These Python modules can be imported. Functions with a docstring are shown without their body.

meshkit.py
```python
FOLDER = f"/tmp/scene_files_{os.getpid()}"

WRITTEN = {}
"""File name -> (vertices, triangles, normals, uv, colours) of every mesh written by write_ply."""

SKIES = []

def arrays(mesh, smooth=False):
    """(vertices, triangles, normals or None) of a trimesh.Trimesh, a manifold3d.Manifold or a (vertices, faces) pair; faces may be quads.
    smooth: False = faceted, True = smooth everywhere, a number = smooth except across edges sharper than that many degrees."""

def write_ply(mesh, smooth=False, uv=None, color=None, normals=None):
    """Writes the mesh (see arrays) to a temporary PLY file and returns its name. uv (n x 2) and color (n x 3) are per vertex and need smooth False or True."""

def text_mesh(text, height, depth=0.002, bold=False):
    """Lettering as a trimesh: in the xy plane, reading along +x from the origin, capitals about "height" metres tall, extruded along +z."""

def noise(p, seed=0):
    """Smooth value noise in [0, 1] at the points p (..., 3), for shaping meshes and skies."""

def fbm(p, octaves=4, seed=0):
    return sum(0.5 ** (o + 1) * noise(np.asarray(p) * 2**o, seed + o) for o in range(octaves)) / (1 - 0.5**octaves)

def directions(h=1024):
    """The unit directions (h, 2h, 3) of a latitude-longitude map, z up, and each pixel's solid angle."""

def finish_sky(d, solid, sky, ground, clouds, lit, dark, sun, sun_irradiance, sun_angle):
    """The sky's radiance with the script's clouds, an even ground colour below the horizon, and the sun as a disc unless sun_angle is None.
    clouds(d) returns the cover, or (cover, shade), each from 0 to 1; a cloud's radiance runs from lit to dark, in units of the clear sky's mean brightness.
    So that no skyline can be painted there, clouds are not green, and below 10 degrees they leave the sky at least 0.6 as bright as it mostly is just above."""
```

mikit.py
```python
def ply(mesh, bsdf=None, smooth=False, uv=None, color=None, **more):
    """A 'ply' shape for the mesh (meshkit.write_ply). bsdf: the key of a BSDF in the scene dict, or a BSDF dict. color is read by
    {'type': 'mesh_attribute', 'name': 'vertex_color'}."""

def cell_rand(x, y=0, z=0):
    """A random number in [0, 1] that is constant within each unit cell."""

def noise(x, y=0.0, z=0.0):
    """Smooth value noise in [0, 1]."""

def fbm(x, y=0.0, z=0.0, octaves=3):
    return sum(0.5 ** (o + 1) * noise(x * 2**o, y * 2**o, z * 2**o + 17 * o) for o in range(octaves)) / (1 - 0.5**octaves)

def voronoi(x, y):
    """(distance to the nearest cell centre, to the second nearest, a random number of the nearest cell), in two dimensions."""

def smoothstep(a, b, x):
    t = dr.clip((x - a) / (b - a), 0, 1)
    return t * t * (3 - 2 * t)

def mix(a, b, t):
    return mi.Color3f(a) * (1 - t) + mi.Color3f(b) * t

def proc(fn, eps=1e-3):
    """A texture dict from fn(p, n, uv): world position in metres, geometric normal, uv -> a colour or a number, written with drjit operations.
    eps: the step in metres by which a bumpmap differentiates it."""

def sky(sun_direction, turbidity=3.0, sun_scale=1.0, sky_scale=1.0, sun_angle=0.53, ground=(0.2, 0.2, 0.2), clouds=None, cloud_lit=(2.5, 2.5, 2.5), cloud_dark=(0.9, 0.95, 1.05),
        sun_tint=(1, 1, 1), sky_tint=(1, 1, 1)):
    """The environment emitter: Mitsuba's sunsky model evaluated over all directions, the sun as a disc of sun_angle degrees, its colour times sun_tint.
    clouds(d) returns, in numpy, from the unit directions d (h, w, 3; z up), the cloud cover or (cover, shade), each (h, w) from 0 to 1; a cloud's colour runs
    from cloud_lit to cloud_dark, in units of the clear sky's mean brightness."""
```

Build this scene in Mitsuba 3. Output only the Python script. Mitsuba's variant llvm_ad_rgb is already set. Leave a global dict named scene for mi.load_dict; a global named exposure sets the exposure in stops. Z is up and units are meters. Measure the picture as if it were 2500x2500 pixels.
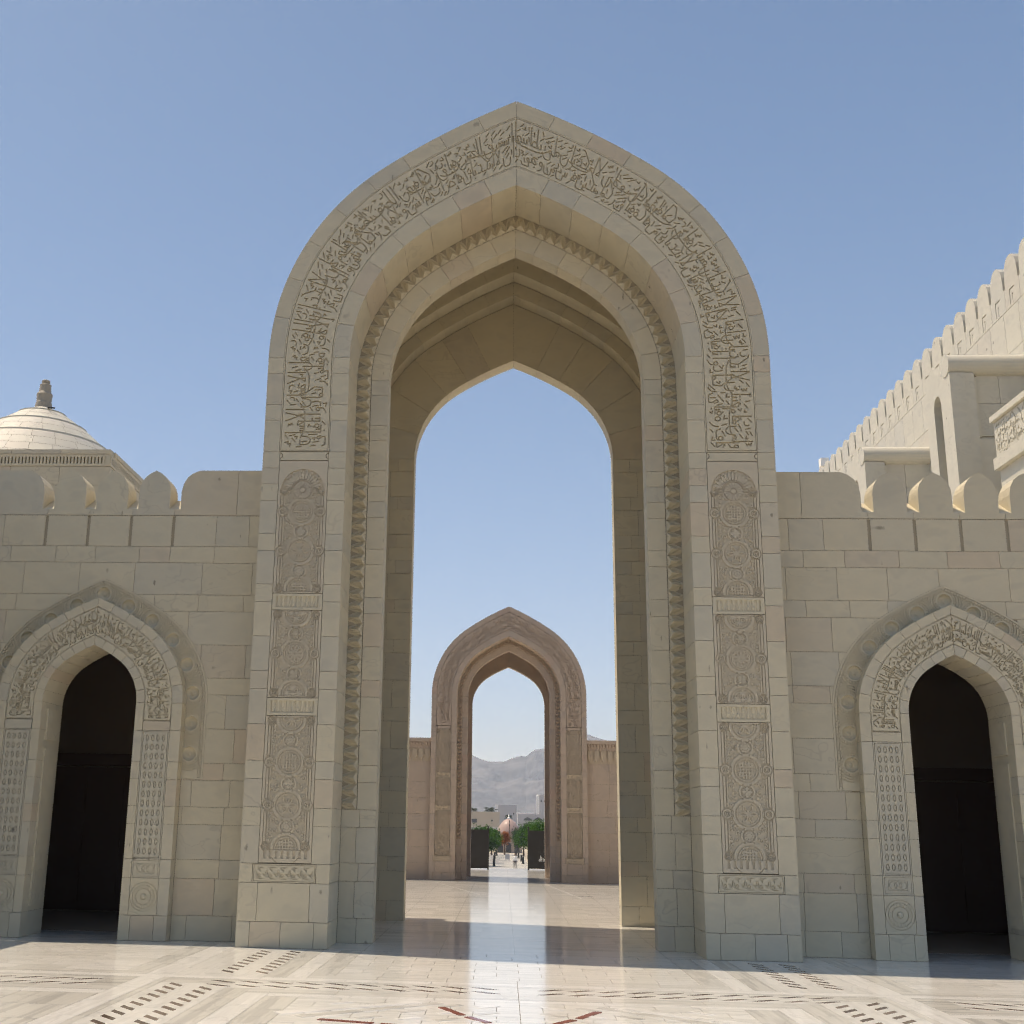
import math, random
import numpy as np, trimesh, mitsuba as mi, drjit as dr, mikit, meshkit
import shapely
from shapely.geometry import Polygon, LineString, Point, box, MultiPolygon
from shapely.ops import unary_union
from shapely import affinity
T = mi.ScalarTransform4f
rng = random.Random(11)
scene, labels = {}, {}

# ------------------------------------------------------------------ camera, sky, exposure
CAM = np.array([-0.1955, -20.5265, 2.0])
PITCH, YAW, ROLL, FOC, PX = 0.2549989, -0.0632418, 0.0203388, 2928.11, 1052.346     # FOC and PX in pixels of a 2500 pixel wide picture
fw = np.array([math.sin(YAW) * math.cos(PITCH), math.cos(YAW) * math.cos(PITCH), math.sin(PITCH)])
rt = np.array([math.cos(YAW), -math.sin(YAW), 0.0]); up0 = np.cross(rt, fw)
upv = -math.sin(ROLL) * rt + math.cos(ROLL) * up0
HAZE = [0.95e-4, 1.15e-4, 1.45e-4]
scene['camera'] = dict(type='perspective', fov=math.degrees(2 * math.atan(1250 / FOC)), fov_axis='x', near_clip=0.1, far_clip=30000.0,
                       principal_point_offset_x=(1250 - PX) / 2500, principal_point_offset_y=0.0,
                       to_world=T().look_at(origin=CAM.tolist(), target=(CAM + fw).tolist(), up=upv.tolist()),
                       medium={'type': 'ref', 'id': 'haze_air'})
SUN = (-0.43, 0.1075, 1.0)
scene['sky'] = mikit.sky(SUN, turbidity=4.4, sun_scale=1.2, sky_scale=1.0, ground=(0.42, 0.40, 0.35), sun_tint=(1.0, 0.995, 0.98), sky_tint=(1.0, 1.0, 1.025))
exposure = 1.6
scene['haze_air'] = dict(type='homogeneous', albedo={'type': 'rgb', 'value': [0.95, 0.95, 0.95]}, sigma_t={'type': 'rgb', 'value': HAZE})

# ------------------------------------------------------------------ materials
sm, nz, fbm, mix = mikit.smoothstep, mikit.noise, mikit.fbm, mikit.mix

def stone_fn(a, b, c, d, vein=0.8):
    """Cut stone: uv.x picks the block's own tone, uv.y shifts its grain."""
    def fn(p, n, uv):
        s = uv.y * 37.0
        x, y, z = p.x + s, p.y + 2.3 * s, p.z + 1.7 * s
        t = uv.x
        col = mix(a, b, sm(0.0, 0.5, t)); col = mix(col, c, sm(0.55, 0.8, t)); col = mix(col, d, sm(0.86, 1.0, t))
        w = nz(x * 1.1 + 9, y * 1.1, z * 1.1)
        cloud = fbm(x * 2.6 + w, y * 2.6, z * 3.4 + 2 * w, 3)
        mottle = sm(0.52, 0.78, cloud)
        line = (1 - sm(0.0, 0.03, dr.abs(cloud - 0.47))) * sm(0.5, 0.8, w)
        grain = nz(x * 60, y * 60, z * 60)
        col = col * (0.91 + 0.14 * cloud + 0.05 * grain)
        col = mix(col, mi.Color3f(col) * mi.Color3f(0.88, 0.885, 0.90), mottle * 0.9)
        col = mix(col, mi.Color3f(col) * mi.Color3f(0.84, 0.84, 0.85), line * vein)
        spot = sm(0.90, 0.97, nz(p.x * 11, p.y * 11, p.z * 4.5)) * sm(0.62, 0.75, nz(p.x * 0.9 + 3, p.y * 0.9, p.z * 0.7))
        return mix(col, (0.10, 0.085, 0.065), spot * 0.65)
    return mikit.proc(fn)

def matte(tex, rough=0.6, spec=0.35):
    return dict(type='twosided', bsdf=dict(type='principled', base_color=tex, roughness=rough, specular=spec))

def rgb(*v): return {'type': 'rgb', 'value': list(v)}

scene['stone'] = matte(stone_fn((0.466, 0.422, 0.310), (0.490, 0.441, 0.320), (0.446, 0.412, 0.318), (0.474, 0.405, 0.294)))
scene['pink_stone'] = matte(stone_fn((0.40, 0.318, 0.248), (0.42, 0.334, 0.258), (0.385, 0.315, 0.255), (0.41, 0.308, 0.240)))
scene['gold_stone'] = matte(stone_fn((0.42, 0.345, 0.252), (0.435, 0.357, 0.26), (0.41, 0.34, 0.255), (0.405, 0.328, 0.243)))
scene['white_stone'] = matte(stone_fn((0.50, 0.480, 0.41), (0.52, 0.498, 0.42), (0.485, 0.470, 0.41), (0.50, 0.468, 0.395)))
scene['mortar'] = matte(rgb(0.31, 0.272, 0.20), 0.9, 0.1)
scene['weathered_stone'] = matte(stone_fn((0.29, 0.265, 0.215), (0.31, 0.28, 0.225), (0.28, 0.262, 0.22), (0.29, 0.255, 0.205)))
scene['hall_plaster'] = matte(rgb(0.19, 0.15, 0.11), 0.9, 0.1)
scene['dark_wood'] = matte(rgb(0.085, 0.052, 0.034), 0.5, 0.3)

def polished(tex, alpha=0.014):
    return dict(type='twosided', bsdf=dict(type='roughplastic', diffuse_reflectance=tex, int_ior=1.5, alpha=alpha, distribution='ggx', nonlinear=False))
def floor_fn(p, n, uv):
    """Polished slabs: uv.x from 0 (white) to 1 (grey veined), from 1 to 2 the same with the grain running the other way; uv.y the slab's own shift."""
    turn = uv.x >= 1.0
    t = dr.select(turn, uv.x - 1.0, uv.x)
    s = uv.y * 53.0
    a = dr.select(turn, p.y, p.x) + s
    b = dr.select(turn, p.x, p.y) + 1.7 * s
    w = fbm(a * 0.7, b * 1.6, 3.0, 2)
    streak = fbm(a * 0.7, b * 13 + w * 1.5, 1.0, 3)
    fine = fbm(a * 4, b * 60, 7.0, 2)
    white = mi.Color3f(0.81, 0.80, 0.765); cream = mi.Color3f(0.735, 0.725, 0.68); grey = mi.Color3f(0.625, 0.61, 0.56)
    col = mix(white, cream, sm(0.0, 0.45, t)); col = mix(col, grey, sm(0.5, 0.95, t))
    k = 0.08 + 0.19 * sm(0.5, 1.0, t)
    col = col * (1 - k * sm(0.42, 0.72, streak)) * (0.94 + 0.10 * fine)
    v = dr.abs(fbm(a * 1.5 + w * 2, b * 2.6, 5.0, 3) - 0.5)
    return col * (1 - 0.09 * (1 - sm(0.0, 0.03, v)))
scene['floor_marble'] = polished(mikit.proc(floor_fn))
def far_floor_fn(p, n, uv):
    gx = dr.abs(p.x / 1.22 - dr.floor(p.x / 1.22) - 0.5); gy = dr.abs(p.y / 0.92 - dr.floor(p.y / 0.92) - 0.5)
    j = dr.maximum(sm(0.492, 0.497, gx), sm(0.490, 0.496, gy))
    r = mikit.cell_rand(dr.floor(p.x / 1.22 + 0.5), dr.floor(p.y / 0.92 + 0.5))
    streak = fbm(p.x * 0.8 + r * 9, p.y * 8, r * 5, 4)
    col = mix((0.76, 0.745, 0.70), (0.68, 0.665, 0.615), r)
    return col * (1 - 0.22 * sm(0.45, 0.75, streak)) * (1 - 0.35 * j)
scene['far_marble'] = polished(mikit.proc(far_floor_fn))
def brown_fn(p, n, uv):
    c = fbm(p.x * 14 + uv.y * 40, p.y * 14, uv.y * 9, 3)
    return mix((0.10, 0.075, 0.058), (0.22, 0.175, 0.14), sm(0.25, 0.75, c * 0.6 + uv.x * 0.4))
scene['brown_marble'] = polished(mikit.proc(brown_fn))
def red_fn(p, n, uv):
    return mix((0.17, 0.045, 0.03), (0.24, 0.07, 0.045), fbm(p.x * 20, p.y * 20, 0.0, 2))
scene['red_marble'] = polished(mikit.proc(red_fn))
scene['sandstone_paving'] = matte(rgb(0.36, 0.315, 0.25), 0.8, 0.2)
scene['joint'] = matte(rgb(0.23, 0.21, 0.175), 0.8, 0.2)
scene['bronze'] = matte(rgb(0.028, 0.026, 0.024), 0.5, 0.4)
scene['white_paint'] = matte(rgb(0.75, 0.74, 0.71), 0.6, 0.3)
scene['beige_paint'] = matte(rgb(0.50, 0.43, 0.33), 0.7, 0.2)
scene['grey_paint'] = matte(rgb(0.44, 0.43, 0.43), 0.7, 0.2)
scene['window_dark'] = matte(rgb(0.06, 0.06, 0.065), 0.2, 0.5)
scene['dome_copper'] = matte(rgb(0.40, 0.29, 0.25), 0.45, 0.4)
scene['bark'] = matte(rgb(0.12, 0.085, 0.06), 0.9, 0.1)
def leaf(r, g, b):
    return dict(type='principledthin', base_color=rgb(r, g, b), roughness=0.6, diff_trans=0.7, spec_trans=0.0)
scene['leaf_green'] = leaf(0.065, 0.14, 0.025)
scene['leaf_dark'] = leaf(0.035, 0.075, 0.022)
scene['leaf_flame'] = leaf(0.36, 0.13, 0.04)
scene['leaf_palm'] = leaf(0.04, 0.055, 0.03)
scene['skin'] = matte(rgb(0.30, 0.18, 0.12), 0.6, 0.3)
def ground_fn(p, n, uv):
    return mix((0.30, 0.26, 0.20), (0.38, 0.335, 0.265), fbm(p.x * 0.05, p.y * 0.05, 0.0, 4))
scene['dust'] = matte(mikit.proc(ground_fn), 0.95, 0.1)
def path_fn(p, n, uv):
    g = p.y / 3.0 - dr.floor(p.y / 3.0)
    return mix((0.40, 0.385, 0.345), (0.17, 0.16, 0.145), sm(0.66, 0.72, g)) * (0.9 + 0.2 * nz(p.x * 0.7, p.y * 0.4, 0.0))
scene['path_stone'] = matte(mikit.proc(path_fn), 0.6, 0.3)
def rock_fn(p, n, uv):
    c = fbm(p.x * 0.006, p.y * 0.006, p.z * 0.012, 5)
    return mix((0.05, 0.048, 0.05), (0.12, 0.112, 0.11), sm(0.3, 0.7, c))
scene['rock'] = matte(mikit.proc(rock_fn), 0.95, 0.05)

# ------------------------------------------------------------------ helpers
used = {}
def key_of(name):
    used[name] = used.get(name, -1) + 1
    return name if used[name] == 0 else f'{name}_{used[name]:03d}'

def put(key, vf, bsdf, tone=None, smooth=False):
    v, f = np.asarray(vf[0], float), np.asarray(vf[1], int)
    uv = None
    if smooth in (False, True):
        a = rng.random() if tone is None else tone
        uv = np.tile([[a, rng.random()]], (len(v), 1))
    scene[key] = mikit.ply(trimesh.Trimesh(v, f, process=False), bsdf, smooth=smooth, uv=uv)
    return key

def part(parent, name, vf, bsdf, tone=None, smooth=False, label=None):
    k = put(key_of(f'{parent}__{name}'), vf, bsdf, tone, smooth)
    if label: labels[k] = {'label': label}
    return k

def thing(name, label, cat, group=None):
    k = key_of(name)
    labels[k] = {'label': label, 'category': cat}
    if group: labels[k]['group'] = group
    return k

def structure(name, vf, bsdf, tone=None, label=None):
    k = put(key_of(name), vf, bsdf, tone)
    labels[k] = {'kind': 'structure'}
    if label: labels[k]['label'] = label
    return k

def join(ms):
    vs, fs, n = [], [], 0
    for v, f in ms:
        if len(v) == 0: continue
        vs.append(np.asarray(v, float)); fs.append(np.asarray(f, int) + n); n += len(v)
    return (np.vstack(vs), np.vstack(fs)) if vs else (np.zeros((0, 3)), np.zeros((0, 3), int))

def polys(g):
    if g.is_empty: return []
    return [p for p in getattr(g, 'geoms', [g]) if p.geom_type == 'Polygon' and p.area > 1e-6]

def ext(g, y0, y1):
    """A shape drawn in the plane of a wall (x, z), as a solid from y0 (its face) back to y1."""
    out = []
    for p in polys(g):
        v2, f = trimesh.creation.triangulate_polygon(shapely.geometry.polygon.orient(p), engine='earcut')
        v2, f = np.asarray(v2), np.asarray(f)
        a, b, c = v2[f[:, 0]], v2[f[:, 1]], v2[f[:, 2]]
        cr = (b[:, 0] - a[:, 0]) * (c[:, 1] - a[:, 1]) - (b[:, 1] - a[:, 1]) * (c[:, 0] - a[:, 0])
        f = np.where((cr < 0)[:, None], f[:, ::-1], f)
        n = len(v2)
        fr = np.column_stack([v2[:, 0], np.full(n, y0), v2[:, 1]]); bk = fr.copy(); bk[:, 1] = y1
        out.append((np.vstack([fr, bk]), np.vstack([f, f[:, ::-1] + n])))
        po = shapely.geometry.polygon.orient(p)
        for r in [po.exterior, *po.interiors]:
            q = np.asarray(r.coords)[:-1]; m = len(q)
            i = np.arange(m); j = (i + 1) % m
            sv = np.vstack([np.column_stack([q[:, 0], np.full(m, y0), q[:, 1]]), np.column_stack([q[:, 0], np.full(m, y1), q[:, 1]])])
            out.append((sv, np.vstack([np.column_stack([i, i + m, j]), np.column_stack([j, i + m, j + m])])))
    return join(out)

BF = np.array([[0, 2, 1], [0, 3, 2], [4, 5, 6], [4, 6, 7], [0, 1, 5], [0, 5, 4], [1, 2, 6], [1, 6, 5], [2, 3, 7], [2, 7, 6], [3, 0, 4], [3, 4, 7]])
def bx(x0, x1, y0, y1, z0, z1):
    return np.array([[x0, y0, z0], [x1, y0, z0], [x1, y1, z0], [x0, y1, z0], [x0, y0, z1], [x1, y0, z1], [x1, y1, z1], [x0, y1, z1]], float), BF

def moved(vf, m):
    v = np.asarray(vf[0]) @ np.asarray(m)[:3, :3].T + np.asarray(m)[:3, 3]
    return v, vf[1]

def lathe(prof, n=32, c=(0, 0, 0)):
    prof = np.array(prof, float); a = np.arange(n) * 2 * math.pi / n
    v = np.stack([np.outer(prof[:, 0], np.cos(a)) + c[0], np.outer(prof[:, 0], np.sin(a)) + c[1], np.repeat(prof[:, 1:2], n, 1) + c[2]], -1).reshape(-1, 3)
    f = []
    for i in range(len(prof) - 1):
        for j in range(n):
            k = (j + 1) % n
            f += [[i * n + j, i * n + k, (i + 1) * n + k], [i * n + j, (i + 1) * n + k, (i + 1) * n + j]]
    return v, np.array(f)

def _half(n=26):
    """The pointed arch as measured, for a half width of 1: an arc of radius 1.04 up to 55 degrees, then a flatter curve to the apex at 1.161."""
    th = np.linspace(0, math.radians(55), n)
    lo = np.column_stack([-0.04 + 1.04 * np.cos(th), 1.04 * np.sin(th)])
    p0, p1, p2 = lo[-1], np.array([0.299, 1.032]), np.array([0, 1.161])
    t = np.linspace(0, 1, n)[1:, None]
    return np.vstack([lo, (1 - t) ** 2 * p0 + 2 * t * (1 - t) * p1 + t * t * p2])
HALF = _half()
def curve(w, zs, k=1.161, cx=0.0):
    """Right springing over the apex to the left springing."""
    r = HALF * [w, w * k / 1.161]
    l = r[::-1][1:] * [-1, 1]
    return np.vstack([r, l]) + [cx, zs]
def opening(w, zs, k=1.161, cx=0.0, z0=0.0):
    return Polygon(np.vstack([[[cx + w, z0]], curve(w, zs, k, cx), [[cx - w, z0]]])).buffer(0)

def shrink(g, d=0.005): return g.buffer(-d, join_style=2)

def wedges(w, zs, k, n, cx=0.0, inn=2.0, out=1.0, skip=0.0):
    """n cells on each side of the apex, cut along the normals of the curve."""
    c = curve(w, zs, k, cx); m = len(c) // 2; cells = []
    for sg in (1, -1):
        h = c[:m + 1] if sg == 1 else c[::-1][:m + 1]
        s = np.r_[0, np.cumsum(np.linalg.norm(np.diff(h, axis=0), axis=1))]
        cuts = []
        for i in range(n + 1):
            d = s[-1] * i / n
            p = np.array([np.interp(d, s, h[:, 0]), np.interp(d, s, h[:, 1])]); e = 0.03 * s[-1]
            q0 = np.array([np.interp(d - e, s, h[:, 0]), np.interp(d - e, s, h[:, 1])]); q1 = np.array([np.interp(d + e, s, h[:, 0]), np.interp(d + e, s, h[:, 1])])
            t = q1 - q0; t /= np.linalg.norm(t); nn = np.array([t[1], -t[0]]) * sg
            if i == 0: nn = np.array([sg, 0.0])
            if i == n: nn = np.array([0, 1.0])
            cuts.append((p, nn))
        for (p, a), (q, b) in zip(cuts[:-1], cuts[1:]):
            cells.append(Polygon([p + a * out, p - a * inn, q - b * inn, q + b * out]).buffer(0))
    return cells

# ------------------------------------------------------------------ carved lettering: a hand of single strokes, right to left
def sp(p, n=4):
    p = np.array(p, float)
    if len(p) < 3: return p
    e = np.vstack([2 * p[0] - p[1], p, 2 * p[-1] - p[-2]]); o = []
    for i in range(1, len(e) - 2):
        for t in np.linspace(0, 1, n, endpoint=False):
            a, b, c, d = e[i - 1:i + 3]
            o.append(0.5 * (2 * b + (c - a) * t + (2 * a - 5 * b + 4 * c - d) * t * t + (3 * b - a - 3 * c + d) * t ** 3))
    return np.array(o + [p[-1]])
BOWL = [(0, .1), (-.04, -.25), (-.28, -.42), (-.55, -.25), (-.6, .18)]
TAILY = [(0, .0), (-.1, .2), (-.24, .12), (-.08, -.1), (-.12, -.38), (-.5, -.4), (-.72, -.1)]
TAILJ = [(.02, 0), (-.22, -.22), (-.1, -.52), (-.4, -.5)]
def C(x, y, r, a=0, b=360, n=9): return [(x + r * math.cos(math.radians(t)), y + r * math.sin(math.radians(t))) for t in np.linspace(a, b, n)]
# letter: (strokes joined on both sides, width, strokes at the end of a word, width); a letter of NOJOIN never joins to its left
L = {
    'A': ([[(0, 0), (0, 1.25)]], .16), 'l': ([[(0, 1.25), (0, 0), (-.2, 0)]], .2, [[(0, 1.25), (0, .1), (-.05, -.25), (-.3, -.4), (-.52, -.2), (-.55, .1)]], .6),
    'b': ([[(0, 0), (-.05, .28), (-.08, 0), (-.24, 0)]], .24, [[(0, .3), (-.12, .02), (-.6, .0), (-.75, .28)]], .8),
    'n': ([[(0, 0), (-.05, .28), (-.08, 0), (-.24, 0)]], .24, [BOWL], .66),
    'y': ([[(0, 0), (-.05, .28), (-.08, 0), (-.24, 0)]], .24, [TAILY], .7),
    'j': ([[(.05, .34), (-.28, .38), (-.02, .0), (-.32, 0)]], .34, [[(.05, .34), (-.3, .36), (.02, 0), (-.22, -.22), (-.1, -.52), (-.42, -.5)]], .42),
    'd': ([[(-.06, .48), (.0, .2), (-.12, 0), (-.34, .02)]], .4), 'r': ([[(0, .18), (-.05, -.1), (-.3, -.34)]], .32),
    's': ([[(0, .24), (-.02, 0), (-.14, 0), (-.15, .22), (-.17, 0), (-.3, 0), (-.31, .22), (-.33, 0), (-.46, 0)]], .46, [[(0, .24), (-.02, 0), (-.14, 0), (-.15, .22), (-.17, 0), (-.3, .0), (-.34, -.28), (-.6, -.42), (-.85, -.2), (-.88, .15)]], .94),
    'S': ([[(0, 0), (-.1, .2), (-.34, .34), (-.48, .1), (-.4, 0), (0, 0)], [(-.4, 0), (-.6, 0)]], .6, [[(0, 0), (-.1, .2), (-.34, .34), (-.48, .1), (-.4, 0), (0, 0)], [(-.48, .1), (-.52, -.25), (-.8, -.42), (-1.05, -.1)]], 1.1),
    'T': ([[(0, 0), (-.1, .2), (-.34, .34), (-.48, .1), (-.4, 0), (0, 0)], [(-.1, 1.2), (-.12, .1)], [(-.4, 0), (-.58, 0)]], .58),
    'e': ([[(0, 0), (.04, .26), (-.2, .26), (-.12, .02), (-.3, 0)]], .3, [[(0, 0), (.04, .26), (-.22, .24), (.02, 0), (-.24, -.2), (-.1, -.5), (-.45, -.5)]], .45),
    'f': ([C(-.05, .24, .13, -60, 300), [(0, 0), (-.26, 0)]], .26, [C(-.05, .24, .13, -60, 300), [(0.08, .22), (0, .02), (-.55, 0), (-.7, .25)]], .75),
    'q': ([C(-.05, .24, .13, -60, 300), [(0, 0), (-.26, 0)]], .26, [C(-.05, .24, .13, -60, 300), [(.08, .22), (.04, -.25), (-.26, -.42), (-.52, -.2), (-.56, .15)]], .62),
    'k': ([[(-.62, 1.2), (-.05, .52), (.0, .42), (-.06, .05), (-.14, 0), (-.45, 0)], [(-.66, 1.3), (-.5, 1.34)]], .5, [[(0, 1.2), (-.02, .1), (-.2, 0), (-.6, .02), (-.7, .25)]], .75),
    'm': ([C(-.08, .06, .11, 0, 360), [(0, 0), (-.26, 0)]], .26, [C(-.08, .04, .11, 0, 360), [(-.19, .02), (-.26, -.12), (-.27, -.55)]], .34),
    'h': ([[(0, 0), (-.06, .3), (-.3, .26), (-.2, .04), (-.06, -.16), (-.3, -.16), (-.2, .04), (-.42, 0)]], .42, [C(-.12, .16, .15, -90, 270), [(0, .0), (-.12, .01)]], .34),
    'w': ([C(-.07, .14, .12, 0, 360), [(.04, .1), (-.02, -.18), (-.3, -.34)]], .34),
    'x': ([[(.02, 1.2), (-.2, .3), (-.42, 0), (-.14, .0), (-.2, .3), (-.55, 1.1)]], .5),        # lam-alif
    "'": ([[(0, .7), (-.1, .78), (-.08, .62), (-.14, .56)]], .2),
}
NOJOIN = set("Adrwx'")
# text: letter, then its dots (. one above, : two above, ; three above, , one below, ! two below)
DOTS = {'.': (1, 1), ':': (2, 1), ';': (3, 1), ',': (1, -1), '!': (2, -1)}
def word_strokes(word):
    x, out, items = 0.0, [], []
    for ch in word:
        if ch in DOTS and items: items[-1][1].append(ch)
        else: items.append([ch, []])
    for i, (ch, dots) in enumerate(items):
        e = L[ch]; last = i == len(items) - 1
        st, w = (e[2], e[3]) if (last and len(e) > 2) else (e[0], e[1])
        joined = i > 0 and items[i - 1][0] not in NOJOIN
        if i > 0 and not joined: x -= .10
        if joined: out.append(np.array([(x + .08, 0), (x, 0)]))
        for s in st: out.append(sp([(a + x, b) for a, b in s]) if len(s) > 2 and ch not in 'Ax' else np.array([(a + x, b) for a, b in s]))
        for d in dots:
            n, sg = DOTS[d]
            for q in range(n):
                px, py = x - min(w, .6) / 2 + (q - (n - 1) / 2) * .13, (.46 if sg > 0 else -.2)
                if n == 3 and q == 1: py += .12
                out.append(np.array([(px - .03, py), (px + .03, py)]))
        x -= w
    return out, -x
def marks(r, x, w, lo, hi):
    """The small vowel signs that fill the gaps of the line."""
    out, n = [], int(w / .26)
    for i in range(n):
        cx = x - (i + r.random()) * w / max(n, 1); cy = hi + .1 * r.random() if r.random() < .6 else lo - .1 * r.random()
        k = r.random()
        if k < .5: out.append(np.array([(cx, cy), (cx - .16, cy + .09)]))
        elif k < .75: out.append(sp([(cx, cy + .12), (cx - .06, cy), (cx - .1, cy + .1), (cx - .15, cy), (cx - .19, cy + .12)]))
        else: out.append(sp([(cx, cy), (cx - .06, cy + .1), (cx - .12, cy), (cx - .05, cy - .05)]))
    return out
def lettering(text, length, height, unit, pen, seed, tiers=2):
    """Strokes in (s, t): s runs from 0 at the end of the text to length at its start, t across the band from 0 to height."""
    r = random.Random(seed); words = text.split(); lines = [[] for _ in range(tiers)]; tot = [0.0] * tiers
    half = [words[i::tiers] for i in range(tiers)] if tiers > 1 else [words]
    out = []
    for k in range(tiers):
        base = height * ((0.155, 0.54)[1 - k] if tiers == 2 else .3)
        ws = []; need = 0; i = 0
        while need < 1.16 * length / unit - .3:
            st, w = word_strokes(half[k][i % len(half[k])]); ws.append((st, w)); need += w + .12; i += 1
        f = (length - 2 * pen) / (need * unit)
        x = length - pen
        for st, w in ws:
            rise = (r.random() - .4) * .10
            for s in st: out.append(np.column_stack([x + s[:, 0] * unit * f, base + (s[:, 1] + rise) * unit]))
            x -= (w + .12) * unit * f
    # long strokes that run through the line
    for i in range(int(length / (height * 1.1))):
        s0 = length * (i + .3 + .4 * r.random()) / max(1, int(length / (height * 1.1))); t0 = height * (.46 + .1 * r.random()); ln = height * (.5 + .35 * r.random())
        out.append(sp([(s0 + ln / 2, t0 + .09 * height), (s0 + ln / 4, t0 - .02 * height), (s0 - ln / 4, t0 - .02 * height), (s0 - ln / 2, t0 + .05 * height)]))
    out = [np.column_stack([np.clip(s[:, 0], pen, length - pen), np.clip(s[:, 1], pen * 1.2, height - pen * 1.2)]) for s in out]
    # the vowel signs fill whatever is still bare, so that the ground is covered evenly
    g = pen * .48; occ = np.zeros((int(length / g) + 3, int(height / g) + 3), bool)
    def dense(s): return np.asarray(LineString(s).segmentize(g * .8).coords) if hasattr(LineString, 'segmentize') else np.asarray(shapely.segmentize(LineString(s), g * .8).coords)
    def stamp(s, k):
        q = (dense(s) / g).astype(int)
        for a in range(-k, k + 1):
            for b in range(-k, k + 1): occ[np.clip(q[:, 0] + a, 0, occ.shape[0] - 1), np.clip(q[:, 1] + b, 0, occ.shape[1] - 1)] = True
    for s in out: stamp(s, 2)
    u = unit * .9
    for _ in range(int(9 * length * height / (u * .3) ** 2)):
        c = np.array([pen + r.random() * (length - 2 * pen), pen + r.random() * (height - 2 * pen)]); k = r.random(); a = r.choice((.5, .55, .6, 1.6)) + .3 * r.random()
        if k < .40: m = np.array([(-.17, 0), (.17, 0)])
        elif k < .60: m = np.array([(-.12, .11), (0, -.09), (.12, .11)])
        elif k < .80: m = sp([(-.18, .1), (-.1, -.08), (0, .08), (.1, -.08), (.18, .1)])
        elif k < .93: m = sp([(-.22, .02), (-.08, -.1), (.12, -.06), (.2, .12)])
        else: m = np.array([(-.3, 0), (.3, 0)])
        m = (m @ np.array([[math.cos(a), math.sin(a)], [-math.sin(a), math.cos(a)]])) * u * (.75 + .4 * r.random()) + c
        if m[:, 0].min() < pen or m[:, 0].max() > length - pen or m[:, 1].min() < pen or m[:, 1].max() > height - pen: continue
        q = (dense(m) / g).astype(int)
        if occ[q[:, 0], q[:, 1]].any(): continue
        out.append(m); stamp(m, 2)
    return out

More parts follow.
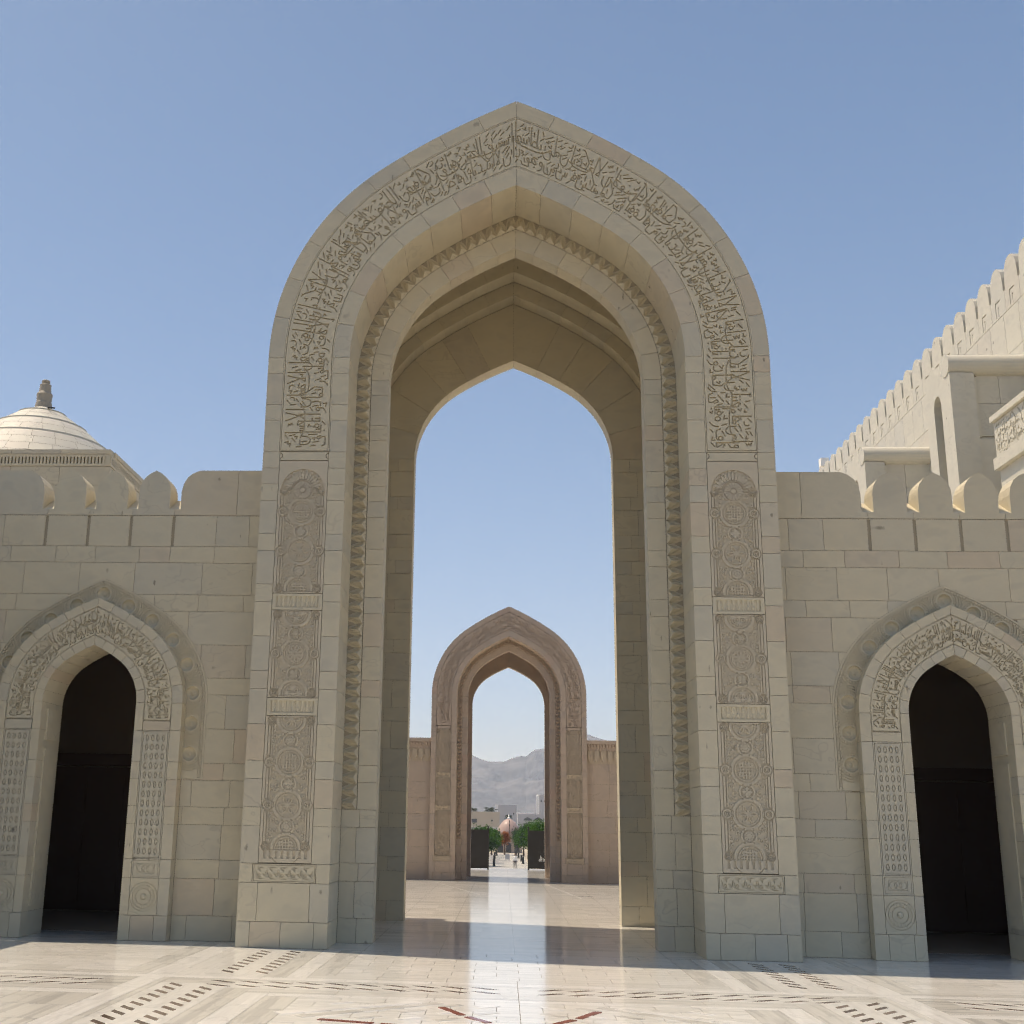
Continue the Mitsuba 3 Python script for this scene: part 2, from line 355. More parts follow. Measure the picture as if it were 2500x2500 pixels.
class Band:
    """A band of stone between two pointed arches with legs: maps (s, t) to the wall plane."""
    def __init__(self, wi, ki, wo, ko, zs, zb, cx=0.0):
        def line(w, k):
            return np.vstack([[[cx - w, zb]], curve(w, zs, k, cx)[::-1], [[cx + w, zb]]])
        i, o = line(wi, ki), line(wo, ko); m = (i + o) / 2
        s = np.r_[0, np.cumsum(np.linalg.norm(np.diff(m, axis=0), axis=1))]
        self.s, self.i, self.o, self.len, self.h = s, i, o, s[-1], wo - wi
    def at(self, s, t):
        s = np.atleast_1d(s); t = np.atleast_1d(t)
        I = np.column_stack([np.interp(s, self.s, self.i[:, c]) for c in (0, 1)]); O = np.column_stack([np.interp(s, self.s, self.o[:, c]) for c in (0, 1)])
        return I + (O - I) * (t / self.h)[:, None]
    def poly(self, s0=0, s1=None, t0=0, t1=None):
        s1 = self.len if s1 is None else s1; t1 = self.h if t1 is None else t1
        s = np.unique(np.r_[s0, s1, self.s[(self.s > s0) & (self.s < s1)]])
        return Polygon(np.vstack([self.at(s, np.full(len(s), t0)), self.at(s, np.full(len(s), t1))[::-1]])).buffer(0)

def inscription(parent, band, y, text, unit, pen, seed, bsdf='stone', depth=0.042, border=0.045, segs=14, res=2, outline=0.0):
    """Letters cut into the face of the band at y; the cut shows the carved ground depth metres behind."""
    b2 = border
    strokes = lettering(text, band.len - 2 * b2, band.h - 2 * b2, unit, pen, seed)
    cut = []
    for s in strokes:
        d = LineString(s)
        if d.length > .15: s = np.asarray(shapely.segmentize(d, .15).coords)
        cut.append(LineString(band.at(s[:, 0] + b2, s[:, 1] + b2)).buffer(pen / 2, quad_segs=res))
    e = b2 * .45
    n = 60
    ss = np.linspace(e, band.len - e, n * 3)
    frame = LineString(np.vstack([band.at(ss, np.full(len(ss), e)), band.at(ss, np.full(len(ss), band.h - e))[::-1], band.at([e], [e])])).buffer(pen * .22)
    if outline:                                                    # the letter stands in a groove that follows its edge
        body = unary_union(cut); cut = [body.buffer(outline * .5, quad_segs=1).difference(body.buffer(-outline * .5, quad_segs=1))]
    cut = unary_union(cut + [frame]).simplify(pen * .06)
    half = band.len / 2
    for s0, s1 in ((0, half), (half, band.len)):
        ms = []
        for i in range(segs):
            a, b = s0 + (s1 - s0) * i / segs, s0 + (s1 - s0) * (i + 1) / segs
            cell = band.poly(a, b)
            if i == 0 or i == segs - 1:
                cell = cell.intersection(shrink(band.poly(s0, s1), .004))
            ms.append(ext(cell.difference(cut), y, y + depth + .004))
        part(parent, 'inscription_band', join(ms), bsdf, tone=.3 + .2 * rng.random())
    part(parent, 'inscription_ground', ext(shrink(band.poly(), .003), y + depth, y + depth + .014), bsdf, tone=.35)

VERSE = "wlmn. j.Af mq:Am r,h j.n.:An f.b,Ay xA r,kmA :k.b,An dwA:A Af.n.An f.b,Ay xA r,kmA :k.b,An f.!hmA e!n.An :j,r!An f.b,Ay xA r,kmA :k.b,An f.!hmA mn kl f.Akh: r.wj,An f.b,Ay xA r,kmA :k.b,An m:k!n ely f.rs; b,TA!n.hA mn As:b,rq: wj,n.y Alj,n.:!n dAn f.b,Ay xA r,kmA :k.b,An f.!hn. q:ASrA: AlTrf. lm !Tm;hn. An.s q:b,lhm wx j,An f.b,Ay xA r,kmA :k.b,An kAn.hn. Al!Aq:w: wAlmrj,An hl j,r.A' AxjsAn Ax AxjsAn"
VERSE = VERSE.replace(':k.b', 't:kd.b').replace('t:', 'b:').replace(' :j', ' b:j').replace('!n', 'y!n.').replace('n.n.', 'n.').replace('!h', 'y!h').replace('!A', 'y!A').replace('!T', 'y!T').replace(':A', 'b:A').replace('qb:A', 'q:A').replace('q:b,l', 'q:b,l').replace('hb:', 'h:').replace('!n', '!n').replace('n.b:An', 'n.b:An.').replace(';h', 'b;h').replace('m:k', 'mb:k').replace('s:b', 'sb:b').replace('A:', 'Ab:').replace('w: ', 'wb: ')
VERSE2 = "An.mA yemr msAj,d Allh mn Amn. b,Allh wAlyy!wm AxAj.r wAq:Am AlSlwh: wAby: Alr.kwh: wlm yj.s; Ax Allh f.esy Awlyy!k An. y!kwn.wA mn Almhb:dyy!n."
VERSE3 = "Allh n.wr AlsmAwAb: wAxrS. mb;l n.wrh kms;kwh: f.yyhA mSb,Aj AlmSb,Aj f.yy r.j,Aj,h: Alr.j,Aj,h: kAn.hA kwkb, dryy! yy!wq:d mn s;j,rh: mb,Arkh: r.yy!b:wn.h:"

# ------------------------------------------------------------------ stone courses
CR = [0, .41, 1.02, 1.325, 1.93, 2.23, 2.70, 3.0, 3.61, 4.21, 4.515, 5.12, 5.73, 6.04, 6.65, 6.95, 7.56, 7.87, 8.17, 8.474]
CR_HI = [8.474, 9.08, 9.38, 9.99, 10.3]
G = .0036                                                           # half a joint

def rect_block(parent, x0, x1, z0, z1, y0, y1, bsdf='stone', tone=None, name='block'):
    if x0 > x1: x0, x1 = x1, x0
    return part(parent, name, bx(x0 + G, x1 - G, y0, y1, z0 + G, z1 - G), bsdf, tone)

# ------------------------------------------------------------------ ornament
def rosette(cx, cz, r, kind):
    """The knotwork of one medallion as raised lines, in the wall plane."""
    g = [Point(cx, cz).buffer(r, 16).difference(Point(cx, cz).buffer(r * .9, 16)), Point(cx, cz).buffer(r * .8, 16).difference(Point(cx, cz).buffer(r * .73, 16))]
    pen = max(r * .034, .006); ls = []
    if kind == 0:
        for i in range(10):
            a = math.radians(36 * i + 18); ls.append(C(cx + r * .38 * math.cos(a), cz + r * .38 * math.sin(a), r * .27, n=13)); ls.append(C(cx + r * .58 * math.cos(a), cz + r * .58 * math.sin(a), r * .09, n=7))
    elif kind == 1:
        for i in range(-2, 3):
            q = i * r * .2; m = math.sqrt(max(0, (r * .62) ** 2 - q * q))
            ls += [[(cx + q, cz - m), (cx + q, cz + m)], [(cx - m, cz + q), (cx + m, cz + q)]]
        for i in range(4):
            a = math.radians(90 * i + 45); ls.append(C(cx + r * .5 * math.cos(a), cz + r * .5 * math.sin(a), r * .14, n=9))
    elif kind == 2:
        for i in range(4):
            a = math.radians(90 * i + 45); x, z = cx + r * .34 * math.cos(a), cz + r * .34 * math.sin(a)
            ls += [C(x, z, r * .27, n=12), C(x, z, r * .13, n=8)]
            x, z = cx + r * .5 * math.cos(a + .785), cz + r * .5 * math.sin(a + .785); ls += [C(x, z, r * .17, n=9), C(x, z, r * .07, n=6)]
        ls += [[(cx - r * .6, cz), (cx + r * .6, cz)], [(cx, cz - r * .6), (cx, cz + r * .6)]]
    else:
        for i in range(6):
            a = math.radians(60 * i); x, z = cx + r * .38 * math.cos(a), cz + r * .38 * math.sin(a)
            ls.append([(cx, cz), (x - r * .13 * math.sin(a), z + r * .13 * math.cos(a)), (cx + r * .66 * math.cos(a), cz + r * .66 * math.sin(a)), (x + r * .13 * math.sin(a), z - r * .13 * math.cos(a)), (cx, cz)])
    return unary_union(g + [LineString(l).buffer(pen, quad_segs=1) for l in ls])

def ornament_panel(parent, cx, x0, x1, z0, z1, discs, y=0.0, bsdf='stone', sun=None, fringe=False, seed=0):
    """A carved slab: frame, medallions on the axis, leaves in the sunk fields."""
    k = key_of(f'{parent}__ornament_panel')
    r = random.Random(seed); hw = (x1 - x0) / 2; cx = (x0 + x1) / 2
    slab = shrink(box(x0, z0, x1, z1), .006)
    zi0, zi1 = z0 + (.26 if fringe else .08), z1 - (.08 if sun is None else z1 - sun + .02)
    iw = hw * .76
    field = box(cx - iw, zi0, cx + iw, zi1)
    med, knobs = [], []
    for (z, rr) in discs:
        med.append(Point(cx, z).buffer(rr + .02, 16))
        if rr > .15 and zi0 + .1 < z < zi1 - .1:
            for s in (-1, 1): knobs.append(Point(cx + s * iw, z).buffer(.085, 8))
    for s in (-1, 1):
        for z in (zi0, zi1): knobs.append(Point(cx + s * iw, z).buffer(.065, 6))
    med_u, kn = unary_union(med), unary_union(knobs)
    sunk = field.buffer(-.03, join_style=2).difference(med_u).difference(kn.buffer(.02))
    gro = field.boundary.buffer(.011).difference(med_u).difference(kn)
    gro = gro.union(kn.boundary.intersection(field.buffer(.13)).buffer(.009)).difference(med_u)
    gro = gro.union(unary_union([Point(cx, z).buffer(rr + .02, 16).boundary.buffer(.007) for z, rr in discs]))
    gro = gro.union(unary_union([Point(q_.centroid.x, q_.centroid.y).buffer(rk, 8).boundary.buffer(.006) for q_ in knobs for rk in (.022, .044)]).difference(med_u))
    gro = gro.union(field.buffer(.05, join_style=2).difference(kn.buffer(.02)).boundary.buffer(.006)).intersection(slab)
    discs_all = [Point(cx, z).buffer(rr, 16) for z, rr in discs]
    hollow = unary_union([d.buffer(-.012) for d in discs_all]).intersection(field.buffer(.05))
    add = []
    if sun is not None:
        head = Point(cx, sun).buffer(.39, 14).intersection(box(x0, sun, x1, z1))
        hollow = hollow.difference(Point(cx, sun).buffer(.2)); sunk = sunk.difference(Point(cx, sun).buffer(.2)); gro = gro.difference(Point(cx, sun).buffer(.18))
        pet = []
        for i in range(15):
            a = math.radians(6 + 168 * i / 14); c, s = math.cos(a), math.sin(a)
            pet.append(Polygon([(cx + .2 * c - .012 * s, sun + .2 * s + .012 * c), (cx + .28 * c - .026 * s, sun + .28 * s + .026 * c), (cx + .37 * c, sun + .37 * s), (cx + .28 * c + .026 * s, sun + .28 * s - .026 * c), (cx + .2 * c + .012 * s, sun + .2 * s - .012 * c)]))
        pet = unary_union(pet)
        sunk = sunk.union(head.difference(Point(cx, sun).buffer(.19)).difference(pet))
        ring = Point(cx, sun).buffer(.17, 16)
        gro = gro.union(ring.boundary.buffer(.01)).union(unary_union([LineString([(cx + .17 * math.cos(a), sun + .17 * math.sin(a)), (cx + .06 * math.cos(a), sun + .06 * math.sin(a))]).buffer(.004) for a in np.linspace(0, 2 * math.pi, 18, endpoint=False)]))
        gro = gro.union(Point(cx, sun).buffer(.05).boundary.buffer(.008))
    if fringe:
        gro = gro.union(unary_union([box(cx - hw * .78 + i * hw * 1.56 / 7 - .022, z0 + .07, cx - hw * .78 + i * hw * 1.56 / 7 + .022, z0 + .19) for i in range(8)]))
    front = slab.difference(unary_union([sunk, gro, hollow]).buffer(0))
    scene_mesh = join([ext(front, y, y + .032), ext(slab, y + .029, y + .058)])
    put(k, scene_mesh, bsdf, tone=.93)
    leaves = []
    for p in polys(sunk):                                          # scrolls of many sizes fill each sunk field, the same on both sides of the axis
        if p.area < .004 or p.centroid.x < cx - .02 and p.area < .3 and not p.contains(Point(cx, p.centroid.y)): continue
        halves = [p] if p.centroid.x > cx + .02 else [p.intersection(box(cx, z0, x1, z1))]
        for q in halves:
            if q.is_empty: continue
            b0 = q.bounds; bd = q.boundary; got = []; ls = []
            for _ in range(260):
                c = Point(r.uniform(b0[0], b0[2]), r.uniform(b0[1], b0[3]))
                if not q.contains(c): continue
                rad = min(bd.distance(c), min([math.hypot(c.x - g_[0], c.y - g_[1]) - g_[2] for g_ in got], default=9), .058)
                if rad < .020: continue
                got.append((c.x, c.y, rad)); a = r.random() * 360
                ls.append(LineString([(c.x + rad * (.9 - .62 * t / 14) * math.cos(math.radians(a + 30 * t)), c.y + rad * (.9 - .62 * t / 14) * math.sin(math.radians(a + 30 * t))) for t in range(15)]).buffer(.0075, quad_segs=1))
            if ls:
                u = unary_union(ls).intersection(q)
                leaves += [u, affinity.scale(u, -1, 1, origin=(cx, 0))]
    if leaves: labels[part(k, 'leaf_relief', ext(unary_union(leaves), y + .006, y + .031), bsdf, tone=.93)] = {'kind': 'stuff'}
    for i, (z, rr) in enumerate(discs):
        d = rosette(cx, z, rr * .955, (i + seed) % 4).intersection(field.buffer(.05)).intersection(slab)
        if not d.is_empty: part(k, 'medallion', ext(d, y + .004, y + .031), bsdf, tone=.93)
    return k

def baluster_strip(parent, x0, x1, z0, z1, y, bsdf):
    k = key_of(f'{parent}__baluster_strip')
    inner = box(x0 + .07, z0 + .05, x1 - .07, z1 - .05)
    put(k, join([ext(shrink(box(x0, z0, x1, z1), .006).difference(inner), y, y + .03), ext(shrink(box(x0, z0, x1, z1), .006), y + .028, y + .05)]), bsdf, tone=.35)
    n = 9; w = (x1 - x0 - .14) / n; ms = []
    for i in range(n):
        c = x0 + .07 + (i + .5) * w; h = z1 - z0 - .10
        prof = [(.5, 1), (.42, .62), (.30, .52), (.42, .44), (.40, .16), (.2, .06), (.2, 0)]
        v = []
        for r_, t in prof:
            for a in np.linspace(0, math.pi, 5): v.append((c - r_ * w * .8 * math.cos(a), y + .028 - .022 * r_ / .5 * math.sin(a), z0 + .05 + t * h))
        f = []
        for q in range(len(prof) - 1):
            for a in range(4):
                o = q * 5 + a; f += [[o, o + 5, o + 1], [o + 1, o + 5, o + 6]]
        ms.append((v, f))
    for m in ms: part(k, 'baluster', m, bsdf, tone=.35)

def star_strip(parent, x0, x1, z0, z1, y, bsdf):
    k = key_of(f'{parent}__star_frieze')
    slab = shrink(box(x0, z0, x1, z1), .006); inner = box(x0 + .05, z0 + .05, x1 - .05, z1 - .05)
    tri = []; n = 5; w = (x1 - x0 - .1) / n; m = (z0 + z1) / 2
    for i in range(n):
        a = x0 + .05 + i * w; h0, h1 = z0 + .05, z1 - .05
        for p in ([(a, h0), (a + w, h0), (a + w / 2, m)], [(a, h1), (a + w, h1), (a + w / 2, m)], [(a, h0), (a, h1), (a + w / 2, m)], [(a + w, h0), (a + w, h1), (a + w / 2, m)]):
            q = Polygon(p); c = q.centroid
            for j in range(3):
                s = Polygon([p[j], p[(j + 1) % 3], (c.x, c.y)]).buffer(-.006)
                if j != 1 and not s.is_empty: tri.append(s)
    tri = unary_union(tri)
    gro = box(x0 + .025, z0 + .025, x1 - .025, z1 - .025).boundary.buffer(.005)
    put(k, join([ext(slab.difference(tri).difference(gro), y, y + .024), ext(slab, y + .022, y + .05)]), bsdf, tone=.4)

# ------------------------------------------------------------------ the arch, built once for its size and colour
ZIGH = {}
def great_arch(name, label, y, s, zf, bsdf, relief, text, seed, near=True):
    detail = True
    """The tall gateway: y its front plane, s its scale in the wall plane. Measures are those of the near one."""
    A = thing(name, label, 'gateway arch')
    zs = 10.3 * zf
    W = lambda w: w * s
    Z = lambda z: z * zf
    cr, hi = [Z(z) for z in CR], [Z(z) for z in CR_HI]
    dp = s                                                      # depths scale with the arch
    Y = lambda d: y + d * dp
    # the mass of the gateway, in which the joints are recessed
    O = opening(W(4.545), zs)
    core = [ext(O.difference(opening(W(3.075), zs, 1.143)), y + .06, Y(1.20)), ext(O.difference(opening(W(2.46), zs, 1.14)), Y(1.205), Y(1.58))]
    if detail:
        core += [ext(O.difference(opening(W(4.15), zs)), Y(1.59), Y(5.28)), ext(O.difference(opening(W(3.72), zs, 1.15)), Y(5.30), Y(5.83)),
                 ext(O.difference(opening(W(3.42), zs, 1.15)), Y(5.84), Y(6.34)), ext(O.difference(opening(W(2.33), zs, 1.061)), Y(6.35), Y(6.81))]
    else:
        core += [ext(O.difference(opening(W(2.33), zs, 1.061)), Y(1.63), Y(5.0))]
    part(A, 'masonry', join(core), 'mortar')
    if detail: part(A, 'vault_shell', join([ext(opening(W(4.14), zs).difference(opening(W(4.10), zs)), Y(1.64), Y(5.27)), ext(opening(W(4.10), zs).difference(opening(W(2.46), zs, 1.14)), Y(1.615), Y(1.635))]), bsdf, tone=.3)
    part(A, 'outer_shell', ext(opening(W(4.56), zs).difference(opening(W(4.55), zs)), Y(.95), Y(6.82) if detail else Y(5.0)), bsdf, tone=.3)
    # front face: outer strip, middle field, inner strip
    xo, xa, xb, xi = W(4.565), W(4.255), W(3.365), W(3.05)
    for sg in (1, -1):
        for z0, z1 in zip(cr[3:], cr[4:]):
            rect_block(A, sg * xo, sg * xa, z0, z1, y, Y(.9), bsdf, name='pier_block')
            rect_block(A, sg * xi, sg * xb, z0, z1, y, Y(1.18), bsdf, name='pier_block')
        for z0, z1 in zip(hi, hi[1:]):
            rect_block(A, sg * xo, sg * W(4.27), z0, z1, y, Y(.9), bsdf, name='pier_block')
            rect_block(A, sg * xi, sg * W(3.36), z0, z1, y, Y(1.18), bsdf, name='pier_block')
        b = [W(4.565), W(4.34), W(3.83), W(3.28), W(3.05)]
        q = [W(4.565), W(4.30), W(3.83), W(3.34), W(3.05)]
        for i in range(4):
            rect_block(A, sg * b[i], sg * b[i + 1], 0, cr[1], y, Y(.9) if i < 3 else Y(1.18), bsdf, name='pier_block')
        for a, c in ((4.565, 4.24), (4.24, 3.37), (3.37, 3.05)):
            rect_block(A, sg * W(a), sg * W(c), cr[1], cr[2], y, Y(.9) if c > 3.06 else Y(1.18), bsdf, name='pier_block')
        rect_block(A, sg * W(4.565), sg * W(4.34), cr[2], cr[3], y, Y(.9), bsdf, name='pier_block')
        rect_block(A, sg * W(3.28), sg * W(3.05), cr[2], cr[3], y, Y(1.18), bsdf, name='pier_block')
        lo, ro = sorted((sg * W(4.34), sg * W(3.28)))
        star_strip(A, lo, ro, cr[2], cr[3], y, relief)
        lo, ro = sorted((sg * xa, sg * xb)); c = (lo + ro) / 2
        S = [Z(v) for v in (3.755, 1.335, 4.06, 5.58, 5.88, 8.31)]
        big, sml = .245 * s, .12 * s
        ornament_panel(A, c, lo, ro, S[4], S[5], [(Z(7.36), big), (Z(7.0), sml), (Z(6.64), big), (Z(6.28), sml), (Z(5.95), big)], y, relief, sun=Z(7.76) if near else None, seed=1)
        ornament_panel(A, c, lo, ro, S[2], S[3], [(Z(5.53), big), (Z(5.16), sml), (Z(4.82), big), (Z(4.47), sml), (Z(4.13), big)], y, relief, seed=2)
        ornament_panel(A, c, lo, ro, S[1], S[0], [(Z(3.70), big), (Z(3.34), sml), (Z(2.98), big), (Z(2.62), sml), (Z(2.27), big), (Z(1.92), sml), (Z(1.57), big)], y, relief, fringe=near, seed=3)
        baluster_strip(A, lo, ro, S[0], S[2], y, relief); baluster_strip(A, lo, ro, S[3], S[4], y, relief)
        k = shrink(box(lo, Z(8.315), ro, cr[-1]), G)
        for e in (lo, ro): k = k.difference(Point(e, Z(8.40)).buffer(.05).boundary.buffer(.007))
        part(A, 'pier_block', ext(k, y, y + .058), bsdf, tone=.25)
    zb = cr[-1] + .01
    # voussoirs of the outer and the inner frame of the inscription
    for (wo, ko, wi, ki, n, d) in ((4.565, 1.161, 4.27, 1.16, 9, .9), (3.36, 1.154, 3.05, 1.143, 8, 1.18)):
        ring = opening(W(wo), zs, ko).difference(opening(W(wi), zs, ki)).intersection(box(-9, zs, 9, 30))
        for cell in wedges(W(wo), zs, ko, n, 0, 2.2 * s, .4):
            part(A, 'voussoir', ext(shrink(cell.intersection(ring), G), y, Y(d)), bsdf)
    inscription(A, Band(W(3.36), 1.154, W(4.27), 1.16, zs, zb), y + .004, text, (.31 if near else .44) * s, (.025 if near else .05) * s, seed, bsdf, border=.055 * s, segs=14 if near else 8)
    # second order
    y2 = Y(1.18); zz0 = cr[5]
    for sg in (1, -1):
        for i, (z0, z1) in enumerate(zip(cr[:-1] + hi[:-1], cr[1:] + hi[1:])):
            if z1 <= z0: continue
            if z0 < zz0 - .01:
                m = W(2.775 if i % 2 else 2.72)
                rect_block(A, sg * W(3.048), sg * m, z0, z1, y2, y2 + .3, bsdf, name='pier_block')
                jamb = (m, W(2.434))
            else: jamb = (W(2.775), W(2.434))
            a, b = jamb
            pl = np.array([[a - G, y2], [b + .012, y2], [b, y2 + .012], [b, Y(1.6)], [a - G, Y(1.6)]]); pl[:, 0] *= sg
            v = np.vstack([np.column_stack([pl, np.full(5, z0 + G)]), np.column_stack([pl, np.full(5, z1 - G)])])
            f = [[0, i_, i_ + 1] for i_ in range(1, 4)] + [[5, 5 + i_ + 1, 5 + i_] for i_ in range(1, 4)]
            for i_ in range(5): j_ = (i_ + 1) % 5; f += [[i_, i_ + 5, j_], [j_, i_ + 5, j_ + 5]]
            part(A, 'pier_block', (v, f), bsdf)
    ring = opening(W(2.775), zs, 1.147).difference(opening(W(2.434), zs, 1.138)).intersection(box(-9, zs, 9, 30))
    for cell in wedges(W(2.775), zs, 1.147, 8, 0, 2 * s, .4):
        part(A, 'voussoir', ext(shrink(cell.intersection(ring), G), y2, Y(1.6)), bsdf)
    # zigzag: one faceted cell after the other, up the leg and along the arch
    def path(w, k): return np.vstack([[[w, zz0]], curve(w, zs, k)[:len(HALF)]])
    po, pi = path(W(3.055), 1.143), path(W(2.772), 1.147); mid = (po + pi) / 2
    sl = np.r_[0, np.cumsum(np.linalg.norm(np.diff(mid, axis=0), axis=1))]; n = 58
    at = lambda p, d: np.array([np.interp(d, sl, p[:, 0]), np.interp(d, sl, p[:, 1])])
    P = lambda q, h, sg: (sg * q[0], y2 - h, q[1])
    for sg in (1, -1):
        for i in range(n):
            d0, d1 = sl[-1] * i / n, sl[-1] * (i + 1) / n; dm = (d0 + d1) / 2
            O0, O1, Om, I0, I1, Im = at(po, d0), at(po, d1), at(po, dm), at(pi, d0), at(pi, d1), at(pi, dm)
            I0, I1, Om = I0 + (O0 - I0) * .05, I1 + (O1 - I1) * .05, Om
            Cc = Im * .70 + Om * .30
            h = .09 * s
            tri = []
            def facet(a, b, c, ha, hb, hc):
                t = [P(a, ha, sg), P(b, hb, sg), P(c, hc, sg)]
                nn = np.cross(np.subtract(t[1], t[0]), np.subtract(t[2], t[0]))
                tri.append(t if nn[1] < 0 else t[::-1])
            e = -.02 * s
            facet(Om, I0, Cc, 0, 0, h); facet(Om, Cc, I1, 0, h, 0)
            for j, (a, b) in enumerate(((0, .33), (.33, .66), (.66, 1))):           # scalloped foot of the leaf
                pa, pb = I0 + (I1 - I0) * a, I0 + (I1 - I0) * b
                facet(pa, pb, Cc, 0 if j != 1 else -.02 * s, 0 if j != 1 else -.02 * s, h)
            facet(O0, Om, I0, e * 2.5, 0, 0); facet(O1, I1, Om, e * 2.5, 0, 0)
            for p, q in ((Om, I0), (Om, I1)):                          # the raised cord between the leaves
                t = (q - p) / np.linalg.norm(q - p); w_ = np.array([-t[1], t[0]]) * .013 * s; a_, b_ = p + t * .02 * s, q - t * .02 * s
                for m_, n_ in ((a_ - w_, b_ - w_), (a_ + w_, b_ + w_)): facet(m_, n_, a_, 0, 0, .03 * s); facet(n_, b_, a_, 0, .03 * s, .03 * s)
            v = np.array(tri).reshape(-1, 3)
            part(A, 'zigzag_facet', (v, np.arange(len(v)).reshape(-1, 3)), bsdf, tone=.2 + .35 * rng.random())
    part(A, 'zigzag_ground', ext(Polygon(np.vstack([po, pi[::-1]])).buffer(0).union(Polygon(np.vstack([po, pi[::-1]]) * [-1, 1]).buffer(0)), y2 + .03, y2 + .06), bsdf, tone=.3)
    # the stepped orders of the far wall
    if detail:
        for (w, k, ya, yb, n, wo) in ((3.70, 1.15, 5.28, 5.82, 9, 4.11), (3.40, 1.15, 5.82, 6.33, 9, 3.70), (2.31, 1.061, 6.33, 6.83, 6, 3.40)):
            ring = opening(W(wo), zs, 1.15).difference(opening(W(w), zs, k)).intersection(box(-9, zs, 9, 30))
            for cell in wedges(W(w), zs, k, n, 0, .1, 3.0):
                part(A, 'voussoir', ext(shrink(cell.intersection(ring), G), Y(ya), Y(yb) - .012), bsdf)
            for sg in (1, -1):
                zl = [z for i, z in enumerate(cr + hi[1:])]
                for i, (z0, z1) in enumerate(zip(zl, zl[1:])):
                    m = w + (.55 if i % 2 else .38) if w < 3 else None
                    if m:
                        rect_block(A, sg * W(w), sg * W(m), z0, z1, Y(ya), Y(yb), bsdf, name='jamb_block'); rect_block(A, sg * W(m), sg * W(wo), z0, z1, Y(ya), Y(yb) - .1, bsdf, name='jamb_block')
                    elif i % 3 == 0: rect_block(A, sg * W(w), sg * W(wo), z0, zl[min(i + 3, len(zl) - 1)], Y(ya), Y(yb) - .012, bsdf, name='jamb_block')
            if w < 3:                                              # a shallow string course follows the steps
                pass
    else:
        ring = opening(W(2.46), zs, 1.138).difference(opening(W(2.31), zs, 1.061))
        part(A, 'reveal', ext(ring, Y(1.62), Y(5.02)), bsdf, tone=.4)
    return A

great_arch('grand_arch', 'tallest pointed gateway of cream stone blocks with a carved script band and ornamented piers', 0.0, 1.0, 1.0, 'stone', 'stone', VERSE, 5)
great_arch('distant_arch', 'smaller pinkish stone gateway standing across the court, seen through the tallest arch', 26.2, .653, .6715, 'pink_stone', 'gold_stone', VERSE2, 9, near=False)

# ------------------------------------------------------------------ the crenellated walls on both sides, with their portals
YW, YP, CX = 0.89, 0.63, 7.575
WC = [0, .41, 1.02, 1.335, 1.92, 2.22, 2.68, 2.975, 3.576, 4.18, 4.48, 5.08, 5.69, 6.0, 6.60, 6.91, 7.50]
def merlon_poly(c, full=True):
    hw, n = .302, .405
    top = np.array([(hw, 7.63), (hw, 7.97), (hw * .97, 8.06), (hw * .86, 8.16), (hw * .66, 8.25), (hw * .4, 8.32), (.0, 8.385)])
    p = np.vstack([[(n, 7.505)], [(n, 7.63)], top, (top * [-1, 1])[::-1][1:], [(-n, 7.63)], [(-n, 7.505)]])
    return Polygon(p + [c, 0]).buffer(0)
def cap_poly(a, b):
    """A broad end piece: round shoulder at a, straight at b."""
    s = 1 if b > a else -1
    p = [(b, 7.505), (a - s * .103, 7.505), (a - s * .103, 7.63), (a, 7.63), (a, 7.97), (a + s * .03, 8.12), (a + s * .10, 8.25), (a + s * .2, 8.33), (a + s * .33, 8.385), (b, 8.385)]
    return Polygon(p).buffer(0)
PIT = .8075
